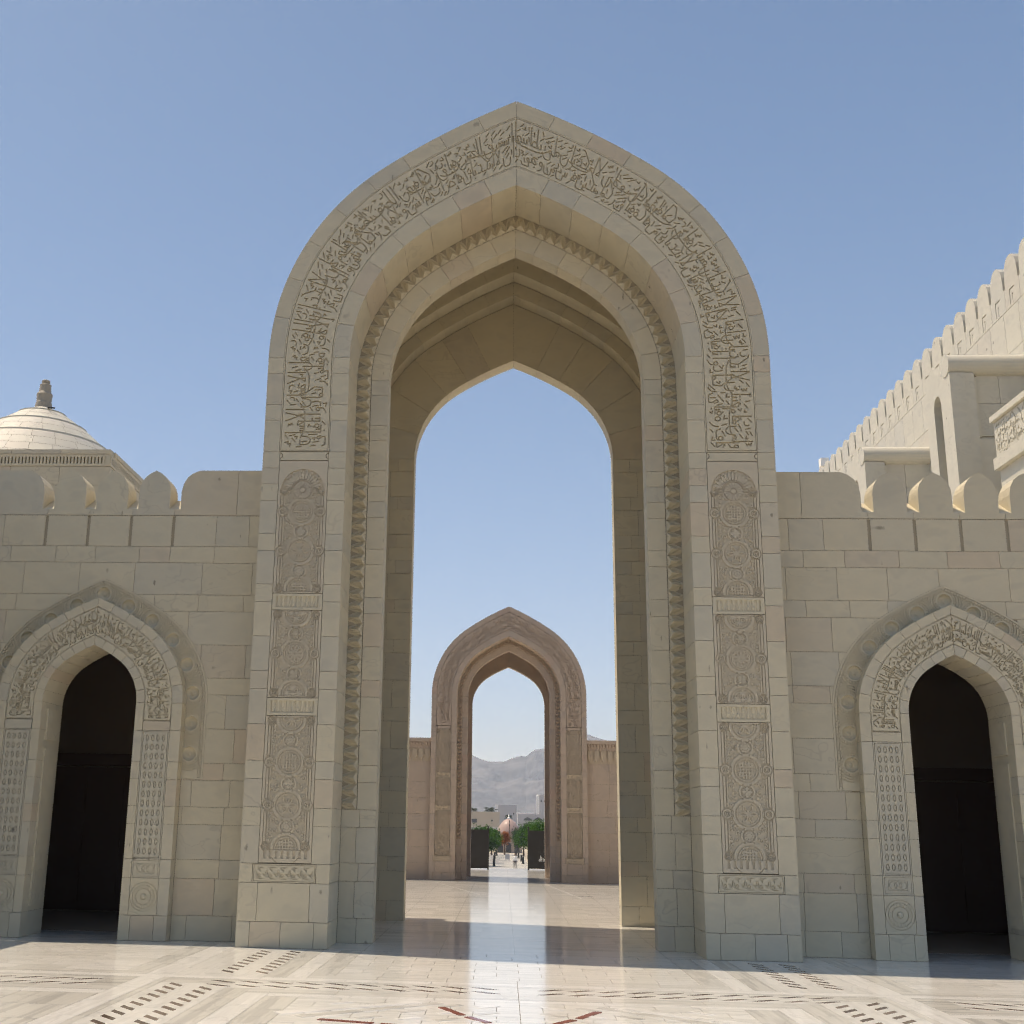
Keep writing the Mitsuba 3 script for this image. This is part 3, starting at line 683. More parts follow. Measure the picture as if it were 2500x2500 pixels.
def crenel_wall(sg, label):
    A = thing('crenellated_wall', label, 'wall')
    X = lambda v: sg * v
    port = opening(1.69, 4.0, 1.12, CX); arch = opening(2.07, 4.0, 1.106, CX)
    hole = port.union(arch.intersection(box(0, 2.70, 20, 9)))
    M = lambda g: affinity.scale(g, sg, 1, origin=(0, 0))
    xend = 11.5 if sg < 0 else 12.6
    wall = box(4.5, 0, xend, 7.505).difference(opening(1.60, 4.0, 1.12, CX))
    lay = wall.difference(arch.buffer(-.02).intersection(box(0, 2.73, 20, 9)))
    part(A, 'masonry', join([ext(M(lay), YW + .02, YW + .13), ext(M(wall), YW + .135, 1.64), ext(M(box(4.5, 7.50, xend, 7.62)), YW + .02, 1.44)]), 'mortar')
    part(A, 'roof_slab', bx(*sorted((X(4.57), X(xend))), 1.66, 8.0, 7.0, 7.3), 'stone', tone=.4)
    r = random.Random(3 if sg < 0 else 4)
    # the slots under the crenels lie at these places
    slots = [CX - 1.5 * PIT - .0, CX - .5 * PIT, CX + .5 * PIT, CX + 1.5 * PIT]
    for i, (z0, z1) in enumerate(zip(WC, WC[1:])):
        tall = z1 - z0 > .5
        if i == len(WC) - 2:
            cuts = [4.57, 4.93, 5.55, *slots, 9.6, 10.4, xend]
        else:
            cuts = [4.57]; x = 4.57 + .15 + r.random() * .45
            while x < xend - .35: cuts.append(x); x += (.78 + .5 * r.random()) if tall else (.55 + .45 * r.random())
            cuts.append(xend)
        for a, b in zip(cuts, cuts[1:]):
            c = shrink(box(a, z0, b, z1), G)
            if i == len(WC) - 2: c = c.difference(unary_union([box(q - .03, z0, q + .03, z1 - .012) for q in slots]))
            c = c.difference(hole.buffer(.004))
            if a > 9.6 and (i % 1 == 0) and b > 10.5: continue
            for p in polys(c): 
                if p.area > .004: part(A, 'block', ext(M(p), YW, YW + .03), 'stone')
    part(A, 'wall_end', ext(M(box(9.6, 0, xend, 7.5).difference(hole)), YW + .012, YW + .03), 'stone', tone=.4)
    for i in range(3):
        part(A, 'merlon', ext(M(shrink(merlon_poly(CX + (i - 1) * PIT), .004)), YW, YW + .52), 'stone')
    a = CX - 1.5 * PIT - .103; b = CX + 1.5 * PIT + .103
    cap = cap_poly(a, 4.57)
    for j, q in enumerate((box(4.5, 7, 4.57 + .62, 9), box(4.57 + .62, 7, 9, 9))):
        part(A, 'coping_block', ext(M(shrink(cap.intersection(q), G)), YW, YW + .52), 'stone')
    part(A, 'coping_block', ext(M(shrink(cap_poly(b, xend), G)), YW, YW + .52), 'stone')
    for q in slots:
        v, f = bx(q - .105, q + .105, YW + .004, YW + .52, 7.615, 7.628); v = v.copy()
        v[(v[:, 2] > 7.62) & (v[:, 1] > 1), 2] += .30; v[:, 0] *= sg
        part(A, 'sill', (v, f if sg > 0 else f[:, ::-1]), 'stone', tone=.6)
    # the carved surround of the portal, in the wall plane
    ring = arch.difference(opening(1.66, 4.0, 1.12, CX)).intersection(box(0, 2.70, 20, 9))
    k = key_of(f'{A}__archivolt')
    c = curve(1.80, 4.0, 1.115, CX); h = c[:len(HALF)]
    h = np.vstack([[[CX + 1.80, 2.70]], h]); sl = np.r_[0, np.cumsum(np.linalg.norm(np.diff(h, axis=0), axis=1))]
    cen = []
    for q in np.arange(sl[-1], 0.1, -.535):
        x, z = np.interp(q, sl, h[:, 0]), np.interp(q, sl, h[:, 1]); cen.append((x, z))
        if q < sl[-1] - .01: cen.append((2 * CX - x, z))
    niches = unary_union([Point(x, z).buffer(.128, 8) for x, z in cen])
    gro = unary_union([Point(x, z).buffer(rr, 10).boundary.buffer(.011) for x, z in cen for rr in (.20, .245, .29)])
    dots = unary_union([Point(x + .165 * math.cos(a), z + .165 * math.sin(a)).buffer(.016, 2) for x, z in cen for a in np.linspace(0, 2 * math.pi, 20, endpoint=False)])
    inner = opening(2.03, 4.0, 1.106, CX); rim = inner.boundary.buffer(.006).union(opening(1.985, 4.0, 1.106, CX).boundary.buffer(.006)).intersection(box(0, 2.72, 20, 9))
    gro = gro.intersection(opening(1.975, 4.0, 1.106, CX)).union(rim)
    w2 = curve(2.008, 4.0, 1.106, CX); LL = LineString(np.vstack([[[CX + 2.008, 2.72]], w2, [[CX - 2.008, 2.72]]]))
    beads = unary_union([LL.interpolate(d).buffer(.010, 2) for d in np.arange(0, LL.length, .055)])
    put(k, join([ext(M(ring.difference(unary_union([niches, gro, dots, beads]))), YW - .006, YW + .02), ext(M(ring.difference(niches)), YW + .018, YW + .05), ext(M(ring), YW + .1, YW + .13)]), 'stone', tone=.6)
    for x, z in cen:                                               # each niche a shallow hollow with a knob
        part(k, 'scallop', moved(lathe([(.128, -.002), (.112, .032), (.08, .052), (.04, .056), (.03, .045), (.015, .04), (.0005, .038)], 14), [[1, 0, 0, sg * x], [0, 0, 1, YW + .016], [0, -1, 0, z], [0, 0, 0, 1]]), 'stone', tone=.6, smooth=False)
    return A
crenel_wall(-1, 'crenellated stone wall on the left of the tallest arch, below the white dome')
crenel_wall(1, 'crenellated stone wall on the right of the tallest arch, in front of the long bright hall')

def lattice(cx, x0, x1, z0, z1):
    """A band of lattice cells cut into a slab."""
    ms = []; m = 4; w = (x1 - x0 - .10) / m; h = .15; n = int((z1 - z0 - .10) / h); h = (z1 - z0 - .10) / n
    for j in range(n):
        for i in range(m):
            c = (x0 + .05 + (i + .5) * w, z0 + .05 + (j + .5) * h)
            p = affinity.scale(Point(*c).buffer(.5, 3), w * .62, h * .78)
            ms.append(p.difference(affinity.scale(p, .55, .6)))
    return unary_union(ms)

def portal(sg, label):
    A = thing('side_portal', label, 'portal')
    M = lambda g: affinity.scale(g, sg, 1, origin=(0, 0)); cx = CX
    yb = 1.65
    part(A, 'masonry', ext(M(opening(1.675, 4.0, 1.12, cx).difference(opening(.865, 4.0, 1.2, cx))), YP + .065, yb - .01), 'mortar')
    cr = [0, .41, 1.02, 1.335, 1.92, 2.22, 2.68, 2.975, 3.515, 3.68, 4.0]
    for s in (1, -1):
        R = lambda a, b, z0, z1, y1, nm='pier_block': part(A, nm, ext(M(shrink(box(*sorted((cx + s * a, cx + s * b))[:1], z0, sorted((cx + s * a, cx + s * b))[1], z1), G)), YP, y1), 'stone')
        for i, (z0, z1) in enumerate(zip(cr, cr[1:])):
            if z0 < 3.5:
                R(1.69, 1.495 if i else 1.46, z0, z1, YP + .27); R(.85, 1.005 if i else 1.05, z0, z1, yb)
            elif z0 < 3.6: R(1.69, 1.50, 3.515, 4.0, YP + .27); R(.85, 1.0, 3.515, 4.0, yb)
        R(1.46, 1.05, 0, .41, YP + .05)
        R(1.495, 1.005, 3.515, 3.68, YP + .05)
        # disc, small panel, lattice panel
        lo, hi = sorted((cx + s * 1.495, cx + s * 1.005)); mid = (lo + hi) / 2
        k = key_of(f'{A}__disc_panel'); q = shrink(box(lo, .41, hi, 1.02), G)
        gro = unary_union([Point(mid, .715).buffer(r_, 14).boundary.buffer(.005) for r_ in (.05, .13, .19, .235)])
        put(k, join([ext(M(q.difference(gro)), YP, YP + .02), ext(M(q), YP + .016, YP + .05)]), 'stone', tone=.5)
        part(k, 'knob', moved(lathe([(.05, 0), (.045, .02), (.02, .032), (.0005, .034)], 12), [[1, 0, 0, sg * mid], [0, 0, -1, YP], [0, 1, 0, .715], [0, 0, 0, 1]]), 'stone', tone=.5)
        part(k, 'petal_ring', ext(M(unary_union([affinity.rotate(affinity.scale(Point(mid + .16, .715).buffer(.5, 3), .055, .03), a, origin=(mid, .715)) for a in range(0, 360, 20)])), YP - .008, YP + .01), 'stone', tone=.5)
        q = shrink(box(lo, 1.02, hi, 1.335), G); gro = unary_union([box(lo + .03, 1.05, hi - .03, 1.305).boundary.buffer(.005), box(lo + .09, 1.10, hi - .09, 1.255).boundary.buffer(.004), *[Point(mid + d, 1.178).buffer(.06, 6).boundary.buffer(.005) for d in (-.08, 0, .08)]])
        part(A, 'small_panel', join([ext(M(q.difference(gro)), YP, YP + .02), ext(M(q), YP + .014, YP + .05)]), 'stone', tone=.7)
        k = key_of(f'{A}__lattice_panel'); q = shrink(box(lo, 1.335, hi, 3.515), G)
        cut = lattice(mid, lo, hi, 1.335, 3.515).union(box(lo + .025, 1.36, hi - .025, 3.49).boundary.buffer(.005))
        put(k, join([ext(M(q.difference(cut)), YP, YP + .03), ext(M(q), YP + .026, YP + .06)]), 'stone', tone=.85)
    for (wo, ko, wi, ki, n, d) in ((1.69, 1.12, 1.50, 1.149, 8, .27), (1.0, 1.2, .85, 1.2, 7, yb - YP)):
        ring = opening(wo, 4.0, ko, cx).difference(opening(wi, 4.0, ki, cx)).intersection(box(0, 4.0, 20, 30))
        for cell in wedges(wo, 4.0, ko, n, cx, 1.0, .3): part(A, 'voussoir', ext(M(shrink(cell.intersection(ring), G)), YP, YP + d), 'stone')
    b = Band(1.0, 1.2, 1.50, 1.149, 4.0, 3.685, cx * sg)
    inscription(A, b, YP + .003, VERSE if sg < 0 else VERSE2, .165, .0175, 20 + sg, 'stone', depth=.04, border=.03, segs=8)
    # carved panel on each jamb
    for s in (1, -1):
        xw = sg * (cx + s * .85); e = -s * sg
        for (z0, z1) in ((.5, 3.2), (3.35, 3.9)):
            v, f = bx(*sorted((xw - .002 * e, xw + .02 * e)), YP + .3, 1.5, z0, z1)
            part(A, 'jamb_panel', (v, f), 'stone', tone=.5)
    # the dark hall behind
    x0, x1 = sorted((sg * (cx - 2.9), sg * (cx + 9.0)))
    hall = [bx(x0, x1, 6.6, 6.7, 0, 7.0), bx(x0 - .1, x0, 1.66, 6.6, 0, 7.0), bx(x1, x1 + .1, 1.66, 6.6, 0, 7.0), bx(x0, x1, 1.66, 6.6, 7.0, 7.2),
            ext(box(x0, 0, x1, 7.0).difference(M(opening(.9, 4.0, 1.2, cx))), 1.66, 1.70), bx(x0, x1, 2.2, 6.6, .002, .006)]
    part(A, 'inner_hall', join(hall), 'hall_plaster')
    c = sg * (cx + .9)
    for q in range(2):
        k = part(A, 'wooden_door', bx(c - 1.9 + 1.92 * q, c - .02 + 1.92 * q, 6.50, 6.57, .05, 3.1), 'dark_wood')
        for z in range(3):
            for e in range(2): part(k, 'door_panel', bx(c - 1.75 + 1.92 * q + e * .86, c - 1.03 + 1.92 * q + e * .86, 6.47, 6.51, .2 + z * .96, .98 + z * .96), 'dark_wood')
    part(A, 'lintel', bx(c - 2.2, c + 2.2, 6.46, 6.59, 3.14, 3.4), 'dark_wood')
portal(-1, 'left small pointed portal with dark doorway and carved script band')
portal(1, 'right small pointed portal with dark doorway, cut by the picture edge')

# the court wall that runs towards the viewer on the left, outside the frame; its shadow lies on the floor
k = thing('court_wall', 'plain stone court wall running forward from the left end of the crenellated wall', 'wall')
part(k, 'masonry', bx(-12.1, -11.5, -16, .88, 0, 8.3), 'stone', tone=.4)

# ------------------------------------------------------------------ the long hall on the right
H = thing('prayer_hall', 'long bright stone hall with a row of round merlons receding on the right', 'building')
XH, XB = 15.0, 12.67
part(H, 'masonry', bx(XH + .02, XH + 6, 8.0, 36.0, 0, 17.0), 'mortar')
part(H, 'back_wall', bx(XH + .5, XH + 6, 7.9, 36.2, 0, 17.3), 'white_stone', tone=.4)
hz = [8.9, 9.7, 10.5, 11.3, 12.1, 12.9, 13.7, 14.5, 15.3, 16.1, 17.43]
r = random.Random(8)
for i, (z0, z1) in enumerate(zip(hz, hz[1:])):
    yy = 8.0 + r.random()
    ed = [8.0]
    if i == len(hz) - 2: ed = list(np.arange(8.0, 36.0, 1.063))
    else:
        while yy < 35.5: ed.append(yy); yy += 1.1 + .7 * r.random()
    ed = list(ed) + [36.0]
    for a, b in zip(ed, ed[1:]):
        part(H, 'block', bx(XH, XH + .03, a + .008, b - .008, z0 + .008, z1 - .008), 'white_stone')
i = 0
for yc in np.arange(8.3, 36.0, 1.0635):
    hw = .45
    top = [(hw, 18.35), (hw * .95, 18.6), (hw * .78, 18.83), (hw * .5, 18.98), (hw * .2, 19.04), (-hw * .2, 19.04), (-hw * .5, 18.98), (-hw * .78, 18.83), (-hw * .95, 18.6), (-hw, 18.35)]
    p = Polygon([(-.525, 17.44), (.525, 17.44), (.525, 18.1), (hw, 18.15), *top, (-hw, 18.15), (-.525, 18.1)])
    g = unary_union([LineString([(-.18, 17.5), (-.18, 17.98), (.16, 17.98)]).buffer(.025, cap_style=2), Point(0, 17.78).buffer(.04, 3), LineString([(.0, 17.5), (0, 17.72)]).buffer(.012)])
    m = join([ext(p.difference(g), XH, XH + .06), ext(p, XH + .055, XH + .62)])
    v = m[0].copy(); v = np.column_stack([v[:, 1], yc - v[:, 0], v[:, 2]])
    part(H, 'merlon', (v, m[1]), 'white_stone')
def buttress(y0, y1, zt, zb=6.0):
    """A projecting pier: round coping roll, slot niche in its side, stepped front."""
    k = key_of(f'{H}__buttress')
    side = Polygon([(y0 + .02, zb), (y1, zb), (y1, zt - .62), (y0 + .02, zt - .62)])
    ym = (y0 + y1) / 2 + .1; hw = min(.30, (y1 - y0) * .2)
    slot = Polygon([(ym - hw, zb + .5), (ym + hw, zb + .5), (ym + hw, zt - 1.35)] + [(ym + hw * math.cos(a), zt - 1.35 + hw * 1.3 * math.sin(a)) for a in np.linspace(0, math.pi, 9)] + [(ym - hw, zt - 1.35)])
    m = ext(side.difference(slot), XB, XB + .7); v = m[0]
    flip = lambda m: (np.column_stack([m[0][:, 1], m[0][:, 0], m[0][:, 2]]), np.asarray(m[1])[:, ::-1])
    put(k, join([flip(m), bx(XB + .7, XH + .2, y0 + .25, y1, zb, zt - .62), bx(XB + .02, XH + .2, y0 + .25, y1, zt - .63, zt - .1)]), 'white_stone', tone=.3)
    part(k, 'corner_pier', bx(XB - .004, XB + .42, y0, y0 + .3, zb, zt - .62), 'white_stone', tone=.45)
    a = np.linspace(0, 2 * math.pi, 20, endpoint=False); rr = .33
    v = np.vstack([np.column_stack([np.full(20, x), y0 + .25 + rr * np.cos(a), zt - .33 + rr * np.sin(a)]) for x in (XB - .03, XH)]); f = []
    for j in range(20): q = (j + 1) % 20; f += [[j, j + 20, q], [q, j + 20, q + 20]]
    f += [[0, j, j + 1] for j in range(1, 19)] + [[20, 20 + j + 1, 20 + j] for j in range(1, 19)]
    part(k, 'coping_roll', (v, f), 'white_stone', smooth=40)
    part(k, 'fillet', bx(XB + .72, XB + .80, y0 + .12, y0 + .30, zt - 2.55, zt - .72), 'white_stone', tone=.5)
    for z0, z1 in ((zt - 1.5, zt - .64), (zt - 2.5, zt - 1.5)):
        for x0, x1 in ((XB + .82, XB + 1.45), (XB + 1.45, XH + .1)): part(k, 'block', bx(x0 + .006, x1 - .006, y0 + .2, y0 + .27, z0 + .006, z1 - .006), 'white_stone')
    part(k, 'front_pier', bx(XB + .45, XB + 1.25, y0 + .06, y0 + .3, zb, zt - 2.62), 'white_stone', tone=.35)
buttress(12.95, 15.0, 15.62); buttress(21.4, 23.6, 15.5)
# the framed script panel at the picture's edge
P0 = np.array([13.17, 11.5]); d = np.array([0.02, -1.0]); d /= np.linalg.norm(d)
nrm = np.array([-d[1], d[0]])
if nrm[0] > 0: nrm = -nrm
k = key_of(f'{H}__script_panel')
r = random.Random(5); st = lettering(VERSE3, 3.2, .98, .36, .05, 77)
cut = unary_union([LineString(s_).buffer(.022, quad_segs=1) for s_ in st]).buffer(0)
pz0 = 11.95
ms = [ext(affinity.translate(box(0, 0, 3.2, .98).difference(cut), 0, pz0), 0, .03), ext(box(0, pz0, 3.2, pz0 + .98), .026, .06)]
def onpanel(m):
    v = m[0]; q = P0 + np.outer(v[:, 0], d) - np.outer(v[:, 1], nrm)
    return np.column_stack([q, v[:, 2]]), m[1]
put(k, onpanel(join(ms)), 'white_stone', tone=.3)
for z0, z1 in ((pz0 + 1.0, pz0 + 1.16), (pz0 - .35, pz0 - .03)):
    part(k, 'frame_bar', onpanel(ext(box(-.02, z0, 3.2, z1), -.10, .3)), 'white_stone', tone=.5)
part(k, 'panel_wall', onpanel(ext(box(0, 6.0, 3.2, pz0 - .36), .05, .9)), 'white_stone', tone=.5)
k = thing('floodlight', 'small white floodlight on the far end of the merlon row', 'lamp')
part(k, 'housing', bx(XH + .1, XH + .5, 36.1, 36.5, 19.2, 19.6), 'white_paint'); part(k, 'bracket', bx(XH + .25, XH + .33, 36.25, 36.33, 17.3, 19.2), 'white_paint')

# ------------------------------------------------------------------ the domed tower on the left
D = thing('domed_tower', 'square stone tower with a white ribbed dome and stone finial behind the left wall', 'tower')
DX, DY, DW = -16.15, 17.89, 3.89
x0, x1, y0, y1 = DX - DW, DX + DW, DY - DW, DY + DW
part(D, 'drum', bx(x0 + .03, x1 - .03, y0 + .03, y1 - .03, 0, 12.42), 'mortar')
for z0, z1 in ((11.2, 11.82), (11.82, 12.42), (10.6, 11.2)):
    for i, (a, b) in enumerate(zip(np.linspace(x0, x1, 6), np.linspace(x0, x1, 6)[1:])):
        part(D, 'block', bx(a + .008, b - .008, y0, y0 + .05, z0 + .006, z1 - .006), 'stone')
        part(D, 'block', bx(x1 - .05, x1, y0 + (a - x0) + .008, y0 + (b - x0) - .008, z0 + .006, z1 - .006), 'stone')
n = 70; ms = []
fr = box(x0, 12.43, x1, 12.80); slots = unary_union([box(x0 + .1 + i * (x1 - x0 - .2) / n + .032, 12.50, x0 + .1 + i * (x1 - x0 - .2) / n + .076, 12.72) for i in range(n)])
fz = join([ext(fr.difference(slots), y0 - .02, y0 + .1), ext(fr, y0 + .095, y0 + .2)])
v = fz[0]; side = np.column_stack([x1 + .02 - (v[:, 1] - (y0 - .02)), y0 + (v[:, 0] - x0), v[:, 2]])
part(D, 'slotted_frieze', fz, 'stone', tone=.5); part(D, 'slotted_frieze', (side, fz[1]), 'stone', tone=.5)
for i, (a, b) in enumerate(zip(np.linspace(x0, x1, 6), np.linspace(x0, x1, 6)[1:])):
    part(D, 'cornice_block', bx(a + .006, b - .006, y0 - .04, y0 + .3, 12.81, 12.95), 'stone', tone=.9 * rng.random())
    part(D, 'cornice_block', bx(x1 - .3, x1 + .04, y0 + .31 + (a - x0) * .93, y0 + .30 + (b - x0) * .93, 12.81, 12.95), 'stone')
part(D, 'terrace', bx(x0 + .1, x1 - .1, y0 + .25, y1, 12.4, 12.93), 'stone', tone=.4)
DP = np.array([(3.5, 12.9), (3.2, 13.25), (2.8, 13.70), (2.36, 14.16), (2.0, 14.49), (1.67, 14.77), (1.4, 14.98), (1.1, 15.20), (.8, 15.40), (.55, 15.54), (.28, 15.66)])
DS = np.r_[0, np.cumsum(np.linalg.norm(np.diff(DP, axis=0), axis=1))] / np.linalg.norm(np.diff(DP, axis=0), axis=1).sum()
dome_r = lambda t: float(np.interp(t, DS, DP[:, 0])); dz = lambda t: float(np.interp(t, DS, DP[:, 1]))
rows = np.r_[np.linspace(0, .40, 5), .415, .53, .645, .66, .76, .86, .87, 1.0]
part(D, 'dome', lathe([(dome_r(t) - .025, dz(t) - .02) for t in np.linspace(0, 1, 24)] + [(.0005, 15.66)], 48, (DX, DY, 0)), 'mortar', smooth=True)
for i, (a, b) in enumerate(zip(rows, rows[1:])):
    if b - a < .03:                                                # a beaded moulding
        m = 150; th = np.linspace(0, 2 * math.pi, m * 4, endpoint=False); t = (a + b) / 2; v = []
        for k_, (o, h_) in enumerate(((-.02, -.035), (.022, -.03), (.03, .0), (.022, .03), (-.02, .035))):
            rr = dome_r(t) + o * np.where(k_ in (1, 2, 3), .35 + .65 * (np.sin(th * m) > -.3), 1)
            v.append(np.column_stack([DX + rr * np.cos(th), DY + rr * np.sin(th), np.full(len(th), dz(t) + h_)]))
        M_ = len(th); f = []
        for k_ in range(4):
            q = np.arange(M_); q1 = (q + 1) % M_
            f += [np.column_stack([k_ * M_ + q, k_ * M_ + q1, (k_ + 1) * M_ + q1]), np.column_stack([k_ * M_ + q, (k_ + 1) * M_ + q1, (k_ + 1) * M_ + q])]
        part(D, 'beaded_moulding', (np.vstack(v), np.vstack(f)), 'white_stone', tone=.3)
        continue
    nb = max(10, int(30 * dome_r(a) / 3.5))
    for j in range(nb):
        t0, t1 = (j + .5 * (i % 2)) / nb * 2 * math.pi, (j + 1 + .5 * (i % 2)) / nb * 2 * math.pi
        if math.sin((t0 + t1) / 2) > .55: continue
        g = .006 / dome_r((a + b) / 2); v = []
        for t in np.linspace(a + .002, b - .002, 3):
            for th in np.linspace(t0 + g, t1 - g, 4): v.append((DX + dome_r(t) * math.cos(th), DY + dome_r(t) * math.sin(th), dz(t)))
        f = []
        for p in range(2):
            for q in range(3): o = p * 4 + q; f += [[o, o + 1, o + 5], [o, o + 5, o + 4]]
        part(D, 'dome_block', (v, f), 'white_stone')
part(D, 'finial', lathe([(.285, 15.6), (.285, 15.74), (.27, 15.86), (.25, 15.90), (.262, 16.12), (.272, 16.16), (.245, 16.22), (.205, 16.26), (.185, 16.50), (.195, 16.53), (.16, 16.555), (.12, 16.575), (.11, 16.59), (.145, 16.63), (.14, 16.68), (.09, 16.715), (.001, 16.725)], 28, (DX, DY, 0)), 'weathered_stone', tone=.3, smooth=False)
part(D, 'lightning_hook', bx(DX + .45, DX + .70, DY - .75, DY - .70, 15.42, 15.46), 'bronze')

# ------------------------------------------------------------------ the court beyond: side walls, gate leaves
for sg, lb in ((-1, 'pinkish court wall with a dentil cornice, left of the distant gateway'), (1, 'pinkish court wall with a dentil cornice, right of the distant gateway')):
    k = thing('cornice_wall', lb, 'wall'); xa, xb = 2.99, 16.0
    S = lambda a, b: sorted((sg * a, sg * b))
    part(k, 'masonry', bx(*S(xa, xb), 26.47, 27.3, 0, 5.2), 'mortar')
    r = random.Random(30 + sg); zz = [0, .6, 1.2, 1.8, 2.4, 3.0, 3.6, 4.36]
    for z0, z1 in zip(zz, zz[1:]):
        x = xa; 
        while x < 6.5:
            w = .7 + .6 * r.random(); part(k, 'block', bx(*S(x + .004, x + w - .004), 26.44, 26.48, z0 + .004, z1 - .004), 'pink_stone'); x += w
    part(k, 'plain_wall', bx(*S(x, xb), 26.44, 26.48, 0, 4.36), 'pink_stone', tone=.4)
    part(k, 'corbel_ground', bx(*S(xa, xb), 26.45, 26.48, 4.36, 4.86), 'gold_stone', tone=.3)
    part(k, 'cornice', join([bx(*S(xa, xb), 26.30, 27.3, 5.10, 5.24), bx(*S(xa, xb), 26.40, 26.48, 4.86, 5.10)]), 'pink_stone', tone=.5)
    for i in range(28): part(k, 'dentil', bx(*S(xa + .04 + i * .115, xa + .10 + i * .115), 26.33, 26.41, 4.97, 5.09), 'pink_stone', tone=.5)
    for i in range(14):
        c = sg * (xa + .12 + i * .25); q = Polygon([(c - .09, 4.84), (c + .09, 4.84), (c + .09, 4.58), (c + .05, 4.47), (c, 4.40), (c - .05, 4.47), (c - .09, 4.58)])
        part(k, 'corbel', ext(q, 26.37, 26.46), 'gold_stone', tone=.3)
for sg, lb in ((-1, 'dark metal gate leaf standing open on the left of the distant archway'), (1, 'dark metal gate leaf with white bars standing open on the right of the distant archway')):
    k = thing('gate_leaf', lb, 'gate')
    x0, x1, y = (-1.90, -.90, 38.6) if sg < 0 else (1.02, 2.05, 39.4)
    part(k, 'panel', bx(x0, x1, y, y + .05, .06, 1.78), 'bronze')
    xe = x1 if sg < 0 else x0
    part(k, 'post', bx(xe - .035, xe + .035, y - .02, y + .07, 0, 2.0), 'bronze')
    for z in (.06, 1.76): part(k, 'rail', bx(x0, x1, y - .03, y + .06, z, z + .06), 'bronze')
    for i in range(9): part(k, 'bar', bx(x0 + .08 + i * .105, x0 + .10 + i * .105, y - .02, y, .12, 1.74), 'bronze')
    if sg > 0:
        for i in range(8): part(k, 'white_bar', bx(x0 + .50 + i * .062, x0 + .525 + i * .062, y - .03, y - .018, .40, .52 + .05 * ((i * 3) % 4)), 'white_paint')

# ------------------------------------------------------------------ floors
F = structure('plaza_floor', bx(-40, 40, -60, 30.6, -.4, -.012), 'joint')
def slab(x0, x1, y0, y1, tone, turn=False, name='slab', g=.004, z=0.0):
    return part(F, name, bx(x0 + g, x1 - g, y0 + g, y1 - g, -.03, z), 'floor_marble', tone=min(max(tone, 0), .99) + (1.0 if turn else 0.0))
r = random.Random(17)
def run_x(x0, x1, y0, y1, tone, step, name='band_slab'):
    n = max(1, round((x1 - x0) / step)); e = np.linspace(x0, x1, n + 1)
    for a, b in zip(e, e[1:]): slab(a, b, y0, y1, tone + .08 * (r.random() - .5), False, name)
def run_y(x0, x1, y0, y1, tone, step, name='band_slab'):
    n = max(1, round((y1 - y0) / step)); e = np.linspace(y0, y1, n + 1)
    for a, b in zip(e, e[1:]): slab(x0, x1, a, b, tone + .08 * (r.random() - .5), True, name)
def field(x0, x1, y0, y1, w, h, t0=.15, dt=.35):
    n = max(1, round((y1 - y0) / h)); e = np.linspace(y0, y1, n + 1)
    for i, (a, b) in enumerate(zip(e, e[1:])):
        x = x0 + (w * .5 if i % 2 else 0); xs = [x0] + ([x] if x > x0 else [])
        while x + w < x1 - w * .3: x += w; xs.append(x)
        xs.append(x1)
        for c, d_ in zip(xs, xs[1:]): slab(c, d_, a, b, t0 + dt * r.random(), False, 'slab')
def para(cx, cy, along, slant, bsdf='brown_marble', name='inlay', a=.12, hgt=.165, sl=.24):
    """One dark parallelogram of the braided bands, laid on the slab."""
    if along == 'x': p = [(-a / 2 - sl / 2 * slant, hgt / 2), (a / 2 - sl / 2 * slant, hgt / 2), (a / 2 + sl / 2 * slant, -hgt / 2), (-a / 2 + sl / 2 * slant, -hgt / 2)]
    else: p = [(-hgt / 2, -a / 2 + sl / 2 * slant), (-hgt / 2, a / 2 + sl / 2 * slant), (hgt / 2, a / 2 - sl / 2 * slant), (hgt / 2, -a / 2 - sl / 2 * slant)]
    p = np.array(p) + [cx, cy]
    if Polygon(p).exterior.is_ccw is False: p = p[::-1]
    v = np.vstack([np.column_stack([p, np.full(4, -.01)]), np.column_stack([p, np.full(4, .003)])])
    part(F, name, (v, BF), bsdf)
yT = .60
